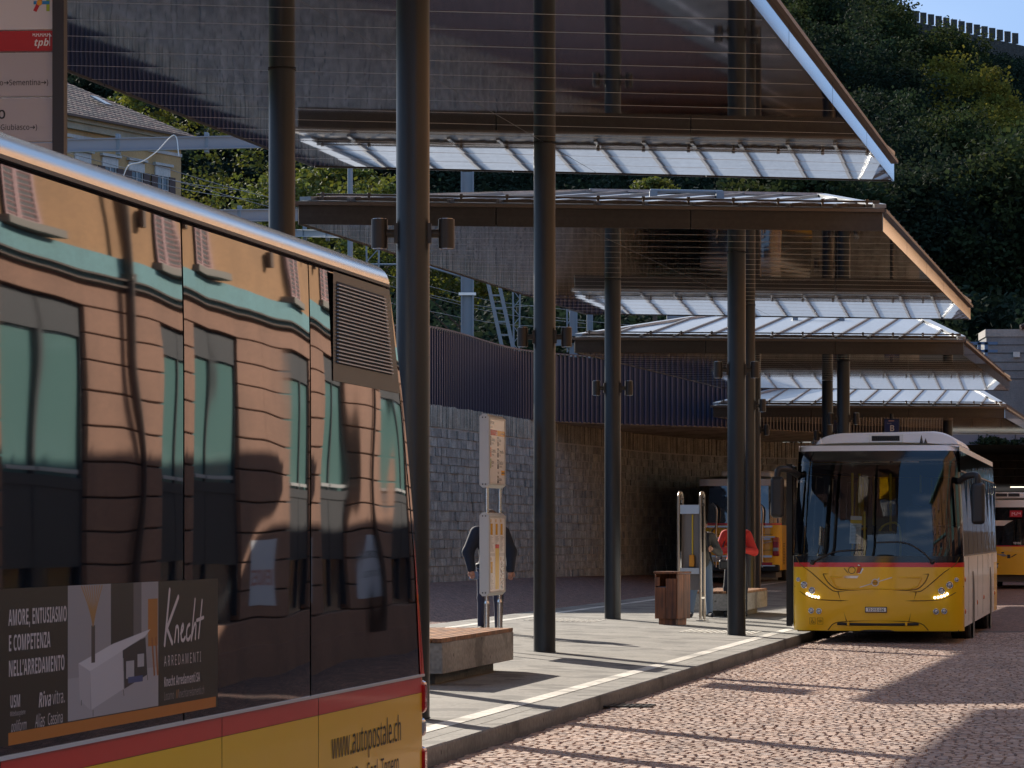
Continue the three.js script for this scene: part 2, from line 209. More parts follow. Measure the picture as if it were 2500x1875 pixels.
// ---------- road of porphyry setts ----------
const SETT_Q0 = 0.03, SETT_Q1 = 5.3, SETT_D0 = 21.6, SETT_D1 = 53;
const road = (() => {
  const xs = [], ds = [];
  for (let x = -40; x <= 60; x += 1) xs.push(x);
  for (let d = -20; d <= 135; d += 1.5) ds.push(d);
  const nu = xs.length - 1, nv = ds.length - 1;
  const f = (s, t) => {
    const d = lerp(-20, 135, t), X = lerp(-38, 62, s) + SLOPE * d - 5, q = sideOf(X, d);
    let y = q >= 0 || d < 20 ? 0 : q > -PLAT_W ? 0.0 : levelAt(X, d);
    return V(X, y - 0.0, -d);
  };
  const g = gridGeo(180, 160, f, (s, t, v) => [v.x * COS + v.z * 0.19, -v.z]);
  return struct('road', g, mat.sett, true);
})();
{ // bed joints under the real setts
  const bed = []; for (let d = SETT_D0; d < SETT_D1 - 0.1; d += 2.54) { const e = d + 2.54, A = onStreet(SETT_Q0 - 0.03, d), B = onStreet(SETT_Q1, d), C = onStreet(SETT_Q1, e), D = onStreet(SETT_Q0 - 0.03, e); bed.push([V(A[0], 0.006, -A[1]), V(B[0], 0.006, -B[1]), V(C[0], 0.006, -C[1]), V(D[0], 0.006, -D[1])]); }
  part('sett_bed', quads(bed), mat.settBed, road);
  const R = rng(11), tones = [[0.37, 0.26, 0.205], [0.33, 0.225, 0.175], [0.41, 0.305, 0.25], [0.285, 0.195, 0.155], [0.39, 0.27, 0.205], [0.33, 0.25, 0.215]];
  const P = [], N = [], C = [], U = []; let k = 0;
  const chosen = [];
  const sett = (q, d, w, l) => {
    const h = 0.024 + R() * 0.004, tx = (R() - 0.5) * 0.004, tz = (R() - 0.5) * 0.004, c = tones[Math.floor(R() * tones.length)], b = (0.84 + R() * 0.3) * (0.80 + 0.42 * fbm(q * 1.3 + 3, d * 0.35, 0, 55, 4)), ins = 0.007, jit = () => (R() - 0.5) * 0.012;
    const low = [[-w / 2, -l / 2], [w / 2, -l / 2], [w / 2, l / 2], [-w / 2, l / 2]].map(([a, e]) => [a + jit(), e + jit()]);
    const pos = (a, e, y) => { const X = kerbX(d) + q / COS + a * COS + e * SLOPE * COS, D = d - a * SLOPE * COS + e * COS; return V(X, y, -D); };
    const bot = low.map(([a, e]) => pos(a, e, 0.0)), top = low.map(([a, e]) => pos(a * (1 - 2 * ins / w), e * (1 - 2 * ins / l), h + a * tx / w + e * tz / l));
    const tri = []; const q4 = (a, b2, c2, d2) => tri.push(a, b2, c2, a, c2, d2);
    q4(top[0], top[1], top[2], top[3]); q4(bot[0], bot[1], top[1], top[0]); q4(bot[1], bot[2], top[2], top[1]); q4(bot[2], bot[3], top[3], top[2]); q4(bot[3], bot[0], top[0], top[3]);
    return { tri, col: [c[0] * b, c[1] * b, c[2] * b], d, o: [R() * 5, R() * 5] };
  };
  const rows = [];
  for (let d = SETT_D0 + 0.05; d < SETT_D1; d += 0.098) {
    let q = SETT_Q0 + 0.02 + R() * 0.05; const l = 0.088 + R() * 0.012;
    while (q < SETT_Q1) { const w = 0.07 + R() * 0.045; const [X, D] = onStreet(q + w / 2, d), u = CX + X * FOCAL / D; if (u < 2560 && u > 930) rows.push(sett(q + w / 2, d + (R() - 0.5) * 0.012, w - 0.008, l)); q += w + 0.004; }
  }
  const geoOf = (list) => { const p = [], c = [], uv = []; for (const s of list) for (const v of s.tri) { p.push(v.x, v.y, v.z); c.push(...s.col); uv.push(v.x + s.o[0], v.z + v.y + s.o[1]); } const g = new THREE.BufferGeometry(); g.setAttribute('position', new THREE.Float32BufferAttribute(p, 3)); g.setAttribute('color', new THREE.Float32BufferAttribute(c, 3)); g.setAttribute('uv', new THREE.Float32BufferAttribute(uv, 2)); g.computeVertexNormals(); return g; };
  const vis = (s) => { const u = CX + s.tri[0].x * FOCAL / s.d, v = HZ + EYE * FOCAL / s.d; return u > 1075 && u < 2490 && v < 1868; };
  const near = rows.filter(vis).sort((a, b) => a.d - b.d), own = new Set(near.slice(0, 300));
  for (const s of own) { const o = new THREE.Mesh(geoOf([s]), mat.settReal); o.name = 'paving_sett'; road.add(o); }
  const rest = new THREE.Mesh(geoOf(rows.filter((s) => !own.has(s))), mat.settReal); rest.name = 'paving_setts'; rest.receiveShadow = rest.castShadow = true; stuff(rest); road.add(rest);
}
// ---------- platform ----------
const platform = new THREE.Group(); platform.name = 'platform'; platform.userData = { kind: 'structure' }; scene.add(platform);
const pp = (q, d, dy = 0) => { const [X, D] = onStreet(q, d); return V(X, PLAT_Y(q) + dy, -D); };
{
  const D0 = 21, D1 = 128;
  const top = gridGeo(6, 54, (s, t) => pp(lerp(-PLAT_W, -0.203, s), lerp(D0, D1, t)), (s, t, v) => [v.x, -v.z]);
  const skirt = quads([[pp(-PLAT_W, D0, -0.5), pp(-0.203, D0, -0.5), pp(-0.203, D0), pp(-PLAT_W, D0)], [pp(-PLAT_W, D1, -0.5), pp(-PLAT_W, D0, -0.5), pp(-PLAT_W, D0), pp(-PLAT_W, D1)]]);
  const slab = part('platform_slab', [top, skirt], mat.concrete, platform);
  const R = rng(5);
  for (let d = D0; d < D1; d += 2.2) {
    const e = d + 2.192, c = [[-0.2, d], [0, d], [0, e], [-0.2, e]], yo = (R() - 0.5) * 0.004, ch = 0.012;
    const ring = (list, y) => list.map(([q, dd]) => { const [X, D] = onStreet(q, dd); return V(X, y + yo, -D); });
    const A = ring(c, -0.1), B = ring(c, 0.132), Cc = ring([[-0.2, d + ch], [-ch, d + ch], [-ch, e - ch], [-0.2, e - ch]], 0.146);
    part('kerb_stone', [hexa([...A, ...B]), hexa([...B, ...Cc])], mat.kerbs[Math.floor(R() * 3)], platform);
  }
  for (let d = D0; d < D1; d += 2.2) { // low edging on the far side
    const e = d + 2.192, ring = (dy) => [[-PLAT_W - 0.16, d], [-PLAT_W - 0.003, d], [-PLAT_W - 0.003, e], [-PLAT_W - 0.16, e]].map(([q, dd]) => pp(q, dd, dy)); part('edging_stone', hexa([...ring(-0.4), ...ring(-0.004)]), mat.kerb, platform);
  }
  const stripe = (q, w, d0, d1, name) => part(name, gridGeo(2, 40, (s, t) => pp(q + (s - 0.5) * w, lerp(d0, d1, t), 0.004), (s, t, v) => [v.x, -v.z]), mat.whitePaint, platform);
  stripe(-0.43, 0.15, 21.3, 127, 'white_line'); stripe(-4.92, 0.15, 21.3, 127, 'white_line');
  const bars = (qc, d0, n) => { const L = []; for (let i = 0; i < n; i++) { const q = qc + (i - n / 2) * 0.085, ring = (dy) => [[q, d0], [q + 0.045, d0], [q + 0.045, d0 + 1.4], [q, d0 + 1.4]].map(([a, b]) => pp(a, b, dy)); L.push(hexa([...ring(-0.002), ...ring(0.006)])); } const o = part('tactile_marking', L, mat.whitePaint, platform); return o; };
  bars(-4.1, 51.0, 13); bars(-1.2, 47.6, 13); bars(-4.3, 78, 16); bars(-1.2, 68, 16); bars(-4.4, 31, 14);
  // cast iron gully grate by the kerb
  const gq = 0.22, gd = 30.2, [GX, GD] = onStreet(gq, gd); const gr = new THREE.Group(); gr.name = 'gully_grate'; gr.position.set(GX, 0.034, -GD); gr.rotation.y = -ALPHA; road.add(gr);
  const f = [box(0.44, 0.012, 0.03, 0, 0, 0.2), box(0.44, 0.012, 0.03, 0, 0, -0.2), box(0.03, 0.012, 0.37, 0.205, 0, 0), box(0.03, 0.012, 0.37, -0.205, 0, 0)]; for (let i = 0; i < 6; i++) f.push(box(0.03, 0.012, 0.37, -0.15 + i * 0.06, 0, 0)); part('grate', f, mat.plastic, gr);
}
const wallTop = (d) => lerp(2.3, 4.62, sstep(54, 73, d));   // the wall climbs with the ramp beside it
// ---------- retaining wall of stone blocks with the slatted railing above ----------
const curve = (pts) => { const c = new THREE.CatmullRomCurve3(pts.map(([x, d]) => V(x, 0, -d)), false, 'centripetal'); c.arcLengthDivisions = 400; return c; };
const stoneLine = curve([[-17, 15], [-14, 28], [-11, 45], [-7.7, 58], [-4.9, 65.5], [-2.75, 70], [-1.6, 73.5], [0.53, 82.5], [2.6, 89.6], [4.3, 95.3], [7, 100.4], [10, 103.4], [13.5, 106]]);
const slatLine = curve([[-17, 15], [-14, 28], [-11, 45], [-7.7, 58], [-4.9, 65.5], [-2.75, 70], [-1.6, 73.5], [0.45, 82.2], [2.6, 85.2], [5.8, 88], [9, 92.5], [13.5, 99]]);
{
  const wall = thing('stone_retaining_wall', 'curved grey retaining wall of roughly squared stone blocks below the dark slatted railing', 'wall', [0, 0, -70]);
  const L = stoneLine.getLength(), R = rng(77), Y0 = 0.1, YT = 4.12, YB = 4.62, soup = [[], [], [], []], soldier = [], blocks = [];
  const frame = (s) => { const t = clamp(s / L), p = stoneLine.getPointAt(t), g = stoneLine.getTangentAt(t); return { p, t: g, n: V(-g.z, 0, g.x).multiplyScalar(-1) }; };
  // the face points to the street: right of the travel direction
  const mk = (s0, s1, y0, y1, dep, bev, jit) => {
    const a = frame(s0), b = frame(s1), n0 = V(-a.t.z, 0, a.t.x), n1 = V(-b.t.z, 0, b.t.x), j = () => (R() - 0.5) * jit;
    const P = (f, n, y, o) => V(f.p.x + n.x * o, y, f.p.z + n.z * o + 70);
    const back = [P(a, n0, y0, -0.06), P(b, n1, y0, -0.06), P(b, n1, y1, -0.06), P(a, n0, y1, -0.06)], e = bev;
    const f0 = frame(s0 + e), f1 = frame(s1 - e), front = [P(f0, n0, y0 + e + j(), dep + j()), P(f1, n1, y0 + e + j(), dep + j()), P(f1, n1, y1 - e + j(), dep + j()), P(f0, n0, y1 - e + j(), dep + j())];
    return quads([front, [back[0], back[1], front[1], front[0]], [back[1], back[2], front[2], front[1]], [back[2], back[3], front[3], front[2]], [back[3], back[0], front[0], front[3]]]);
  };
  let row = 0;
  for (let y = Y0; y < YT - 0.05; row++) {
    const h = 0.185 + R() * 0.05, y1 = Math.min(YT, y + h); let s = R() * 0.2;
    while (s < L - 0.5) { const top = wallTop(-frame(s).p.z) - 0.5; if (y + 0.1 > top) { s += 0.3; continue; } const w = 0.15 + R() * R() * 0.34 + 0.04, k = Math.floor(R() * 4); const g = mk(s + 0.004, s + w - 0.004, y + 0.003, y1 - 0.003, 0.012 + R() * 0.03, 0.006, 0.012), m = frame(s + w / 2).p, d = -m.z, u = CX + m.x * FOCAL / d; blocks.push({ g, k, d, u, y }); s += w; }
    y = y1;
  }
  for (let s = 0; s < L - 0.3;) { const w = 0.06 + R() * 0.075; { const yt = wallTop(-frame(s + w / 2).p.z); soldier.push(mk(s + 0.005, s + w - 0.005, yt - 0.52 + 0.006, yt - R() * 0.03, 0.008 + R() * 0.035, 0.005, 0.008)); } s += w; }
  const cand = blocks.filter((b) => b.u > 1062 && b.u < 1335 && b.y > 0.7).sort((a, b) => a.d - b.d).slice(0, 300), own = new Set(cand);
  for (const b of own) part('stone_block', b.g, mat.stones[b.k], wall);
  for (let k = 0; k < 4; k++) stuff(part('stone_blocks', blocks.filter((b) => b.k === k && !own.has(b)).map((b) => b.g), mat.stones[k], wall));
  stuff(part('coping_stones', soldier, mat.soldier, wall));
  const core = []; for (let i = 0; i < 110; i++) { const a = stoneLine.getPointAt(i / 110), b = stoneLine.getPointAt((i + 1) / 110); core.push([V(a.x, -0.5, a.z + 70), V(b.x, -0.5, b.z + 70), V(b.x, wallTop(-b.z) - 0.04, b.z + 70), V(a.x, wallTop(-a.z) - 0.04, a.z + 70)]); }
  part('wall_core', quads(core), mat.stoneCore, wall);
  // deck edge and railing
  const rail = thing('slatted_railing', 'dark navy railing of upright metal slats along the railway edge', 'railing', [0, 0, -70]);
  const SL = slatLine.getLength(), SY0 = 4.6, SY1 = 6.36, slatGeo = box(0.06, SY1 - SY0, 0.024, 0, (SY0 + SY1) / 2, 0), many = []; let n = 0; const slots = [];
  for (let s = 0.05; s < SL; s += 0.19) { const t = s / SL, p = slatLine.getPointAt(t), g = slatLine.getTangentAt(t), d = -p.z, u = CX + p.x * FOCAL / d; slots.push({ p, a: Math.atan2(g.x, g.z), d, u }); }
  const seen = new Set(slots.filter((s) => s.u > 1050 && s.u < 1480).slice(0, 300));
  const slatM = triUV(slatGeo);
  for (const s of slots) { const m = new THREE.Matrix4().makeRotationY(s.a + Math.PI / 2).setPosition(s.p.x, wallTop(s.d) - 4.62, s.p.z + 70); if (seen.has(s)) { const o = new THREE.Mesh(slatM, mat.slat); o.name = 'slat'; o.applyMatrix4(m); o.castShadow = true; rail.add(o); } else many.push(slatM.clone().applyMatrix4(m)); }
  stuff(part('slats', many, mat.slat, rail, true));
  const ribbon = (line, y0, y1, off, N = 150) => { const q = [], LL = line; for (let i = 0; i < N; i++) { const A = LL.getPointAt(i / N), B = LL.getPointAt((i + 1) / N), ta = LL.getTangentAt(i / N), tb = LL.getTangentAt((i + 1) / N); const a = V(A.x - ta.z * off, 0, A.z + ta.x * off + 70), b = V(B.x - tb.z * off, 0, B.z + tb.x * off + 70); const la = wallTop(-A.z) - 4.62, lb = wallTop(-B.z) - 4.62; q.push([V(a.x, y0 + la, a.z), V(b.x, y0 + lb, b.z), V(b.x, y1 + lb, b.z), V(a.x, y1 + la, a.z)]); } return quads(q); };
  part('backing_panel', ribbon(slatLine, SY0 + 0.02, SY1 - 0.04, -0.014), mat.slatBack, rail);
  const capL = []; for (let i = 0; i < 150; i++) { const A = slatLine.getPointAt(i / 150), B = slatLine.getPointAt((i + 1) / 150); capL.push(beam(V(A.x, SY1 + 0.015 + wallTop(-A.z) - 4.62, A.z + 70), V(B.x, SY1 + 0.015 + wallTop(-B.z) - 4.62, B.z + 70), 0.09, 0.03)); } part('top_rail', capL, mat.slat, rail);
  // concrete underside where the railway deck overhangs the wall
  const deck = [], N = 140; for (let i = 82; i < N; i++) { const a = slatLine.getPointAt(i / N), b = slatLine.getPointAt((i + 1) / N), ta = slatLine.getTangentAt(i / N), tb = slatLine.getTangentAt((i + 1) / N); const B = (p, t) => V(p.x + t.z * 14, YB + 0.01, p.z - t.x * 14 + 70); const a0 = V(a.x + ta.z * 0.2, YB - 0.02, a.z - ta.x * 0.2 + 70), b0 = V(b.x + tb.z * 0.2, YB - 0.02, b.z - tb.x * 0.2 + 70); deck.push([a0, b0, B(b, tb), B(a, ta)]); const up = (v) => V(v.x, YB + 0.5, v.z); deck.push([up(a0), up(b0), up(B(b, tb)), up(B(a, ta))]); deck.push([a0, b0, V(b0.x, YB + 0.5, b0.z), V(a0.x, YB + 0.5, a0.z)].map((v, k) => v)); }
  const dk = single('railway_deck', quads(deck), mat.soffit, 'concrete railway deck overhanging the stone wall behind the slats', 'deck'); dk.position.set(0, 0, -70);
}
// ---------- mirror-ceiling canopies ----------
const TX = 4.05, TD = 20.9, TY = -0.5;
const NL = [-2.82, 42.1], NR = [5.0, 43.2], FL = [1.44, 63.0], FR = [9.3, 64.9], RISE = 0.0119, BASE = EYE + 3.6;
const cOrigin = V(3.2, BASE + RISE * 53, -53);
const plan = (a, b) => [lerp(lerp(NL[0], NR[0], a), lerp(FL[0], FR[0], a), b), lerp(lerp(NL[1], NR[1], a), lerp(FL[1], FR[1], a), b)];
const cp = (a, b, dy = 0) => { const [X, d] = plan(a, b); return V(X, BASE + RISE * d + dy, -d).sub(cOrigin); };
function makeCanopy() {
  const t = thing('platform_canopy', 'canopy', 'canopy', cOrigin.toArray(), 0, 'canopies stepping along the platform');
  const R = rng(3), N = 19, FH = 0.25;
  for (let i = 0; i < N; i++) { // polished ceiling panels, each a little bowed
    const b0 = i / N + 0.00035, b1 = (i + 1) / N - 0.00035;
    for (const [a0, a1] of [[0.003, 0.4785], [0.4795, 0.997]]) {
      const ph = R() * 9, bow = 0.00042 + R() * 0.00022, tilt = (R() - 0.5) * 0.0009;
      const g = gridGeo(34, 10, (s, w) => { const a = lerp(a0, a1, s), x = a * 8; return cp(a, lerp(b1, b0, w), -bow * (1 - (2 * w - 1) ** 2) + tilt * (w - 0.5) + 0.00016 * Math.sin(x * 2.7 + ph) + 0.00010 * Math.sin(x * 6.1 + ph * 2 + w * 2)); });
      part('ceiling_panel', g, mat.mirror, t, true);
    }
  }
  const tr = []; for (let i = 1; i < N; i++) tr.push(beam(cp(0.003, i / N, 0.003), cp(0.997, i / N, 0.003), 0.017, 0.008)); part('ceiling_joints', tr, mat.joint, t);
  part('ceiling_seam', beam(cp(0.479, 0.001, 0.004), cp(0.479, 0.999, 0.004), 0.012, 0.009), mat.roofSeam, t);
  const fascia = (A, B, n, m, name) => { // A, B corner parameter pairs
    for (let i = 0; i < n; i++) { const f = (k) => [lerp(A[0], B[0], k), lerp(A[1], B[1], k)], p = f(i / n + 0.0008), q = f((i + 1) / n - 0.0008); const a = cp(...p, 0), b = cp(...q, 0), up = (v, h) => V(v.x, v.y + h, v.z);
      part(name, beam(up(a, FH / 2 - 0.012), up(b, FH / 2 - 0.012), 0.03, FH), m, t); }
  };
  fascia([0, 0], [1, 0], 3, mat.fasciaFront, 'fascia_panel'); fascia([0, 1], [1, 1], 3, mat.fasciaFront, 'fascia_panel');
  fascia([1, 0.0012], [1, 0.9988], 5, mat.fasciaMirror, 'fascia_panel'); fascia([0, 0.0012], [0, 0.9988], 5, mat.fasciaFront, 'fascia_panel');
  const lip = []; for (const [p, q] of [[[-0.004, -0.002], [1.004, -0.002]], [[1.004, -0.002], [1.004, 1.002]], [[1.004, 1.002], [-0.004, 1.002]], [[-0.004, 1.002], [-0.004, -0.002]]]) { lip.push(beam(cp(...p, FH + 0.012), cp(...q, FH + 0.012), 0.07, 0.045)); } part('eaves_trim', lip, mat.rail, t);
  // low hipped metal roof
  const HT = FH + 0.045, RH = 1.14, K = 0.25, hAt = (a, b) => HT + RH * Math.min(1, Math.min(Math.min(b, 1 - b) / 0.5, Math.min(a, 1 - a) / K));
  const rp = (a, b, dy = 0) => cp(a, b, hAt(a, b) + dy), bTop = (a) => 0.5 * Math.min(1, a / K, (1 - a) / K), aTop = (b) => K * Math.min(1, b / 0.5, (1 - b) / 0.5);
  const NR_ = 12, seams = [];
  for (let i = 0; i < NR_; i++) for (const far of [0, 1]) { const a0 = i / NR_, a1 = (i + 1) / NR_, B = (a, k) => far ? 1 - bTop(a) * k : bTop(a) * k; part('roof_panel', gridGeo(2, 6, (s, w) => { const a = lerp(a0, a1, s); return rp(a, B(a, far ? 1 - w : w)); }), mat.roofMetal, t); if (i) seams.push(beam(rp(a0, B(a0, 0.01), 0.02), rp(a0, B(a0, 1), 0.02), 0.045, 0.05)); }
  for (let i = 0; i < 24; i++) for (const far of [0, 1]) { const b0 = i / 24, b1 = (i + 1) / 24, A = (b, k) => far ? 1 - aTop(b) * k : aTop(b) * k; part('roof_panel', gridGeo(2, 4, (s, w) => { const b = lerp(b0, b1, s); return rp(A(b, far ? w : 1 - w), b); }), mat.roofMetal, t); if (i) seams.push(beam(rp(A(b0, 0.02), b0, 0.02), rp(A(b0, 1), b0, 0.02), 0.045, 0.05)); }
  for (const s of seams) part('roof_seam', s, mat.roofSeam, t);
  part('ridge_cap', beam(rp(K, 0.5, 0.03), rp(1 - K, 0.5, 0.03), 0.22, 0.05), mat.roofMetal, t);
  for (const [a, b] of [[0, 0], [1, 0], [1, 1], [0, 1]]) part('hip_cap', beam(rp(a ? 0.995 : 0.005, b ? 0.99 : 0.01, 0.03), rp(a ? 1 - K : K, 0.5, 0.03), 0.16, 0.05), mat.roofMetal, t);
  // snow guard rail with clamps along the edges
  const guard = (pt, n) => { part('snow_guard_rail', bar(pt(0.02), pt(0.98), 0.014), mat.rail, t); for (let i = 0; i < n; i++) { const p = pt(0.03 + 0.94 * i / (n - 1)); part('snow_guard_clamp', [box(0.03, 0.12, 0.06, p.x, p.y - 0.05, p.z), cyl(0.024, 0.024, 0.05, p.x, p.y - 0.02, p.z, 8)], mat.rail, t); if (i < n - 1) { const q = pt(0.03 + 0.94 * (i + 0.42) / (n - 1)), r = pt(0.03 + 0.94 * (i + 0.72) / (n - 1)); for (const e of [q, r]) part('snow_stop', box(0.13, 0.05, 0.02, e.x, e.y - 0.055, e.z), mat.rail, t); } } };
  for (let i = 0; i < 3; i++) part('gutter_sheet', gridGeo(2, 1, (s, w) => { const a = lerp(0.012 + i * 0.3254, 0.0115 + (i + 1) * 0.3254, s); return rp(a, 0.002 + w * Math.min(0.03, bTop(a) * 0.9), 0.008); }), mat.rail, t); part('gutter_upstand', beam(rp(0.02, 0.018, 0.015), rp(0.98, 0.018, 0.015), 0.012, 0.07), mat.rail, t); guard((k) => rp(k, 0.016, 0.085), 13);
  part('snow_guard_rail', bar(rp(0.985, 0.02, 0.07), rp(0.985, 0.98, 0.07), 0.016), mat.rail, t);
  for (let i = 0; i < 24; i++) { const p = rp(0.985, 0.02 + i * 0.0417, 0.05); part('snow_guard_clamp', box(0.09, 0.1, 0.03, p.x, p.y, p.z), mat.rail, t); }
  // maintenance rail fixed high on the near slope
  const mr = []; const A = rp(0.455, 0.33, 0.10), B = rp(0.60, 0.33, 0.10); mr.push(bar(A, B, 0.03)); for (const k of [0.04, 0.96]) { const p = A.clone().lerp(B, k); mr.push(box(0.12, 0.14, 0.2, p.x, p.y - 0.07, p.z)); } part('safety_rail', mr, mat.galv, t);
  return t;
}
const canopy = makeCanopy();
{
  const names = ['broad mirror-ceiled canopy carried by the thick columns beside the advertising bus', 'mirror-ceiled canopy above the wooden bin, with a safety rail on its roof', 'mirror-ceiled canopy above the parked yellow and white bus', 'lowest mirror-ceiled canopy over the blue letter sign'];
  canopy.userData.label = names[1];
  [-2, -1, 1, 2].forEach((k) => copyOf(canopy, [cOrigin.x + k * TX, cOrigin.y + k * TY, cOrigin.z - k * TD], 0, k === -2 ? 'mirror-ceiled canopy over the street behind the near bus, seen only in reflections' : names[k + 1]));
}
// ---------- steel columns with pairs of lamps ----------
function makeColumn(X, d, canopyIndex, label, lamps = true, turn = 0) {
  const top = EYE + 4.35 - 0.75 * canopyIndex + RISE * d, y = levelAt(X, d), t = thing('steel_column', label, 'column', [X, y, -d], turn, 'columns holding up the canopies'), H = top - y - 0.004;
  part('shaft', cyl(0.135, 0.135, H, 0, 0, 0, 48), mat.column, t, true);
  part('collar', new THREE.TorusGeometry(0.138, 0.006, 6, 40).rotateX(Math.PI / 2).translate(0, H - 0.008, 0), mat.darkGap, t);
  part('foot_ring', new THREE.TorusGeometry(0.137, 0.005, 6, 40).rotateX(Math.PI / 2).translate(0, 0.008, 0), mat.darkGap, t);
  if (lamps) for (const s of [-1, 1]) {
    const ly = EYE + 2.43 - y, l = part('spotlight', [cyl(0.066, 0.066, 0.235, s * 0.27, ly - 0.12, 0, 28)], mat.lamp, t, true);
    part('lamp_arm', [bar(V(s * 0.12, ly, 0), V(s * 0.215, ly, 0), 0.034, 16), box(0.03, 0.16, 0.12, s * 0.135, ly, 0)], mat.lamp, l);
    part('lens', [cyl(0.055, 0.055, 0.004, s * 0.27, ly - 0.125, 0, 24), cyl(0.055, 0.055, 0.004, s * 0.27, ly + 0.117, 0, 24)], mat.lens, l);
  }
  return t;
}
{
  const C = [[-2.34, 32.5, 0, 'dark round steel column standing just behind the timetable totem', false], [-0.80, 25.8, 0, 'thick dark steel column with two spotlights at the tail of the advertising bus', true], [0.40, 39.3, 0, 'dark steel column beside the double-panel bus stop sign', true],
    [1.67, 53.0, 1, 'dark steel column at the far edge strip next to the wooden bin', true], [3.31, 47.1, 1, 'dark steel column hiding the person in red', true], [4.44, 60.1, 1, 'dark steel column just behind the second bench', true],
    [5.65, 74.3, 2, 'dark steel column close behind the column by the second bench', true], [6.95, 67.0, 2, 'wider of two dark steel columns rising behind the parked bus roof', true], [7.75, 78.5, 2, 'thinner of two dark steel columns rising behind the parked bus roof', true], [12.0, 88.0, 3, 'dark steel column behind the far corner of the parked bus roof', true], [9.9, 95.2, 3, 'dark steel column half hidden beside the blue letter sign', true]];
  for (const c of C) makeColumn(...c);
}
// ---------- buses ----------
const FONT = 'sans-serif';
function text(g, s, x, y, px, color, weight = '', align = 'left', sx = 1, italic = '') { g.save(); g.translate(x, y); g.scale(sx, 1); g.font = `${italic} ${weight} ${px}px ${FONT}`.trim(); g.fillStyle = color; g.textAlign = align; g.textBaseline = 'middle'; g.fillText(s, 0, 0); g.restore(); }
function wheel(parent, x, y, z, r, w, side) {
  const k = new THREE.Group(); k.name = 'wheel'; k.position.set(x, y, z); parent.add(k);
  const prof = []; for (const [a, b] of [[0.55, -0.5], [0.9, -0.5], [0.98, -0.42], [1, -0.3], [1, 0.3], [0.98, 0.42], [0.9, 0.5], [0.55, 0.5]]) prof.push(new THREE.Vector2(a * r, b * w));
  part('tyre', new THREE.LatheGeometry(prof, 36).rotateZ(Math.PI / 2), mat.rubber, k, true);
  part('rim', [cyl(r * 0.56, r * 0.56, w * 0.5, 0, -w * 0.25, 0, 30).rotateZ(Math.PI / 2), new THREE.SphereGeometry(r * 0.22, 12, 8).translate(side * w * 0.24, 0, 0)], mat.alu, k, true);
  const tread = []; for (let i = 0; i < 4; i++) tread.push(new THREE.TorusGeometry(r * 1.0, 0.006, 4, 36).rotateY(Math.PI / 2).translate((-0.3 + i * 0.2) * w, 0, 0)); part('tread_groove', tread, mat.darkGap, k, true);
  return k;
}
// shell of a bus: the plan outline, rounded at the front, swept through heights
function outline(hw, zf, zr, r, bulge, n = 8) {
  const P = { front: [], left: [], right: [], back: [] };
  for (let i = 0; i <= n; i++) { const a = Math.PI - i / n * Math.PI / 2; P.front.push([-hw + r + Math.cos(a) * r, zf - r + Math.sin(a) * r]); }
  for (let i = 1; i < 10; i++) { const x = lerp(-hw + r, hw - r, i / 10); P.front.push([x, zf]); }
  for (let i = 0; i <= n; i++) { const a = Math.PI / 2 - i / n * Math.PI / 2; P.front.push([hw - r + Math.cos(a) * r, zf - r + Math.sin(a) * r]); }
  for (const p of P.front) p[1] += bulge * (1 - (p[0] / hw) ** 2);
  P.right = [[hw, zf - r], [hw, zr + 0.1]]; P.left = [[-hw, zr + 0.1], [-hw, zf - r]]; P.back = [[hw, zr + 0.1], [hw - 0.1, zr], [-hw + 0.1, zr], [-hw, zr + 0.1]];
  return P;
}
function shellBand(spec, seg, y0, y1, n = 4, z0, z1) {
  const rows = []; for (let j = 0; j <= n; j++) { const y = lerp(y0, y1, j / n); let p = spec(y)[seg]; if (z0 !== undefined) p = [[p[0][0], z0], [p[1][0], z1]]; rows.push(p.map(([x, z]) => V(x, y, z))); }
  const m = rows[0].length - 1; return gridGeo(m, n, (s, t) => rows[Math.round(t * n)][Math.round(s * m)]);
}
const ribbonOn = (spec, pts, w, off = 0.004) => tube(pts.map(([x, y]) => frontPoint(spec, x, y, off)), w, 4, Math.max(6, pts.length * 5));
function frontPoint(spec, x, y, off = 0) { const f = spec(y).front; for (let i = 0; i < f.length - 1; i++) { const [a, az] = f[i], [b, bz] = f[i + 1]; if (x >= a - 1e-6 && x <= b + 1e-6 && b > a + 1e-9) return V(x, y, lerp(az, bz, (x - a) / (b - a)) + off); } const e = x < 0 ? f[0] : f[f.length - 1]; return V(e[0] + Math.sign(x) * off, y, e[1]); }
function roundLamp(parent, spec, x, y, r, name = 'headlight') { const p = frontPoint(spec, x, y, 0.0), g = new THREE.Group(); g.name = name; g.position.copy(p); parent.add(g); g.rotation.y = x * 0.25; part('bezel', new THREE.TorusGeometry(r, r * 0.16, 8, 24).translate(0, 0, 0.012), mat.chrome, g, true); part('dark_ring', cyl(r * 0.95, r * 0.95, 0.01, 0, 0, 0, 24).rotateX(Math.PI / 2).translate(0, 0, 0.004), mat.plastic, g, true); part('lens', new THREE.SphereGeometry(r * 0.72, 18, 10).scale(1, 1, 0.45).translate(0, 0, 0.014), mat.lens, g, true); return g; }

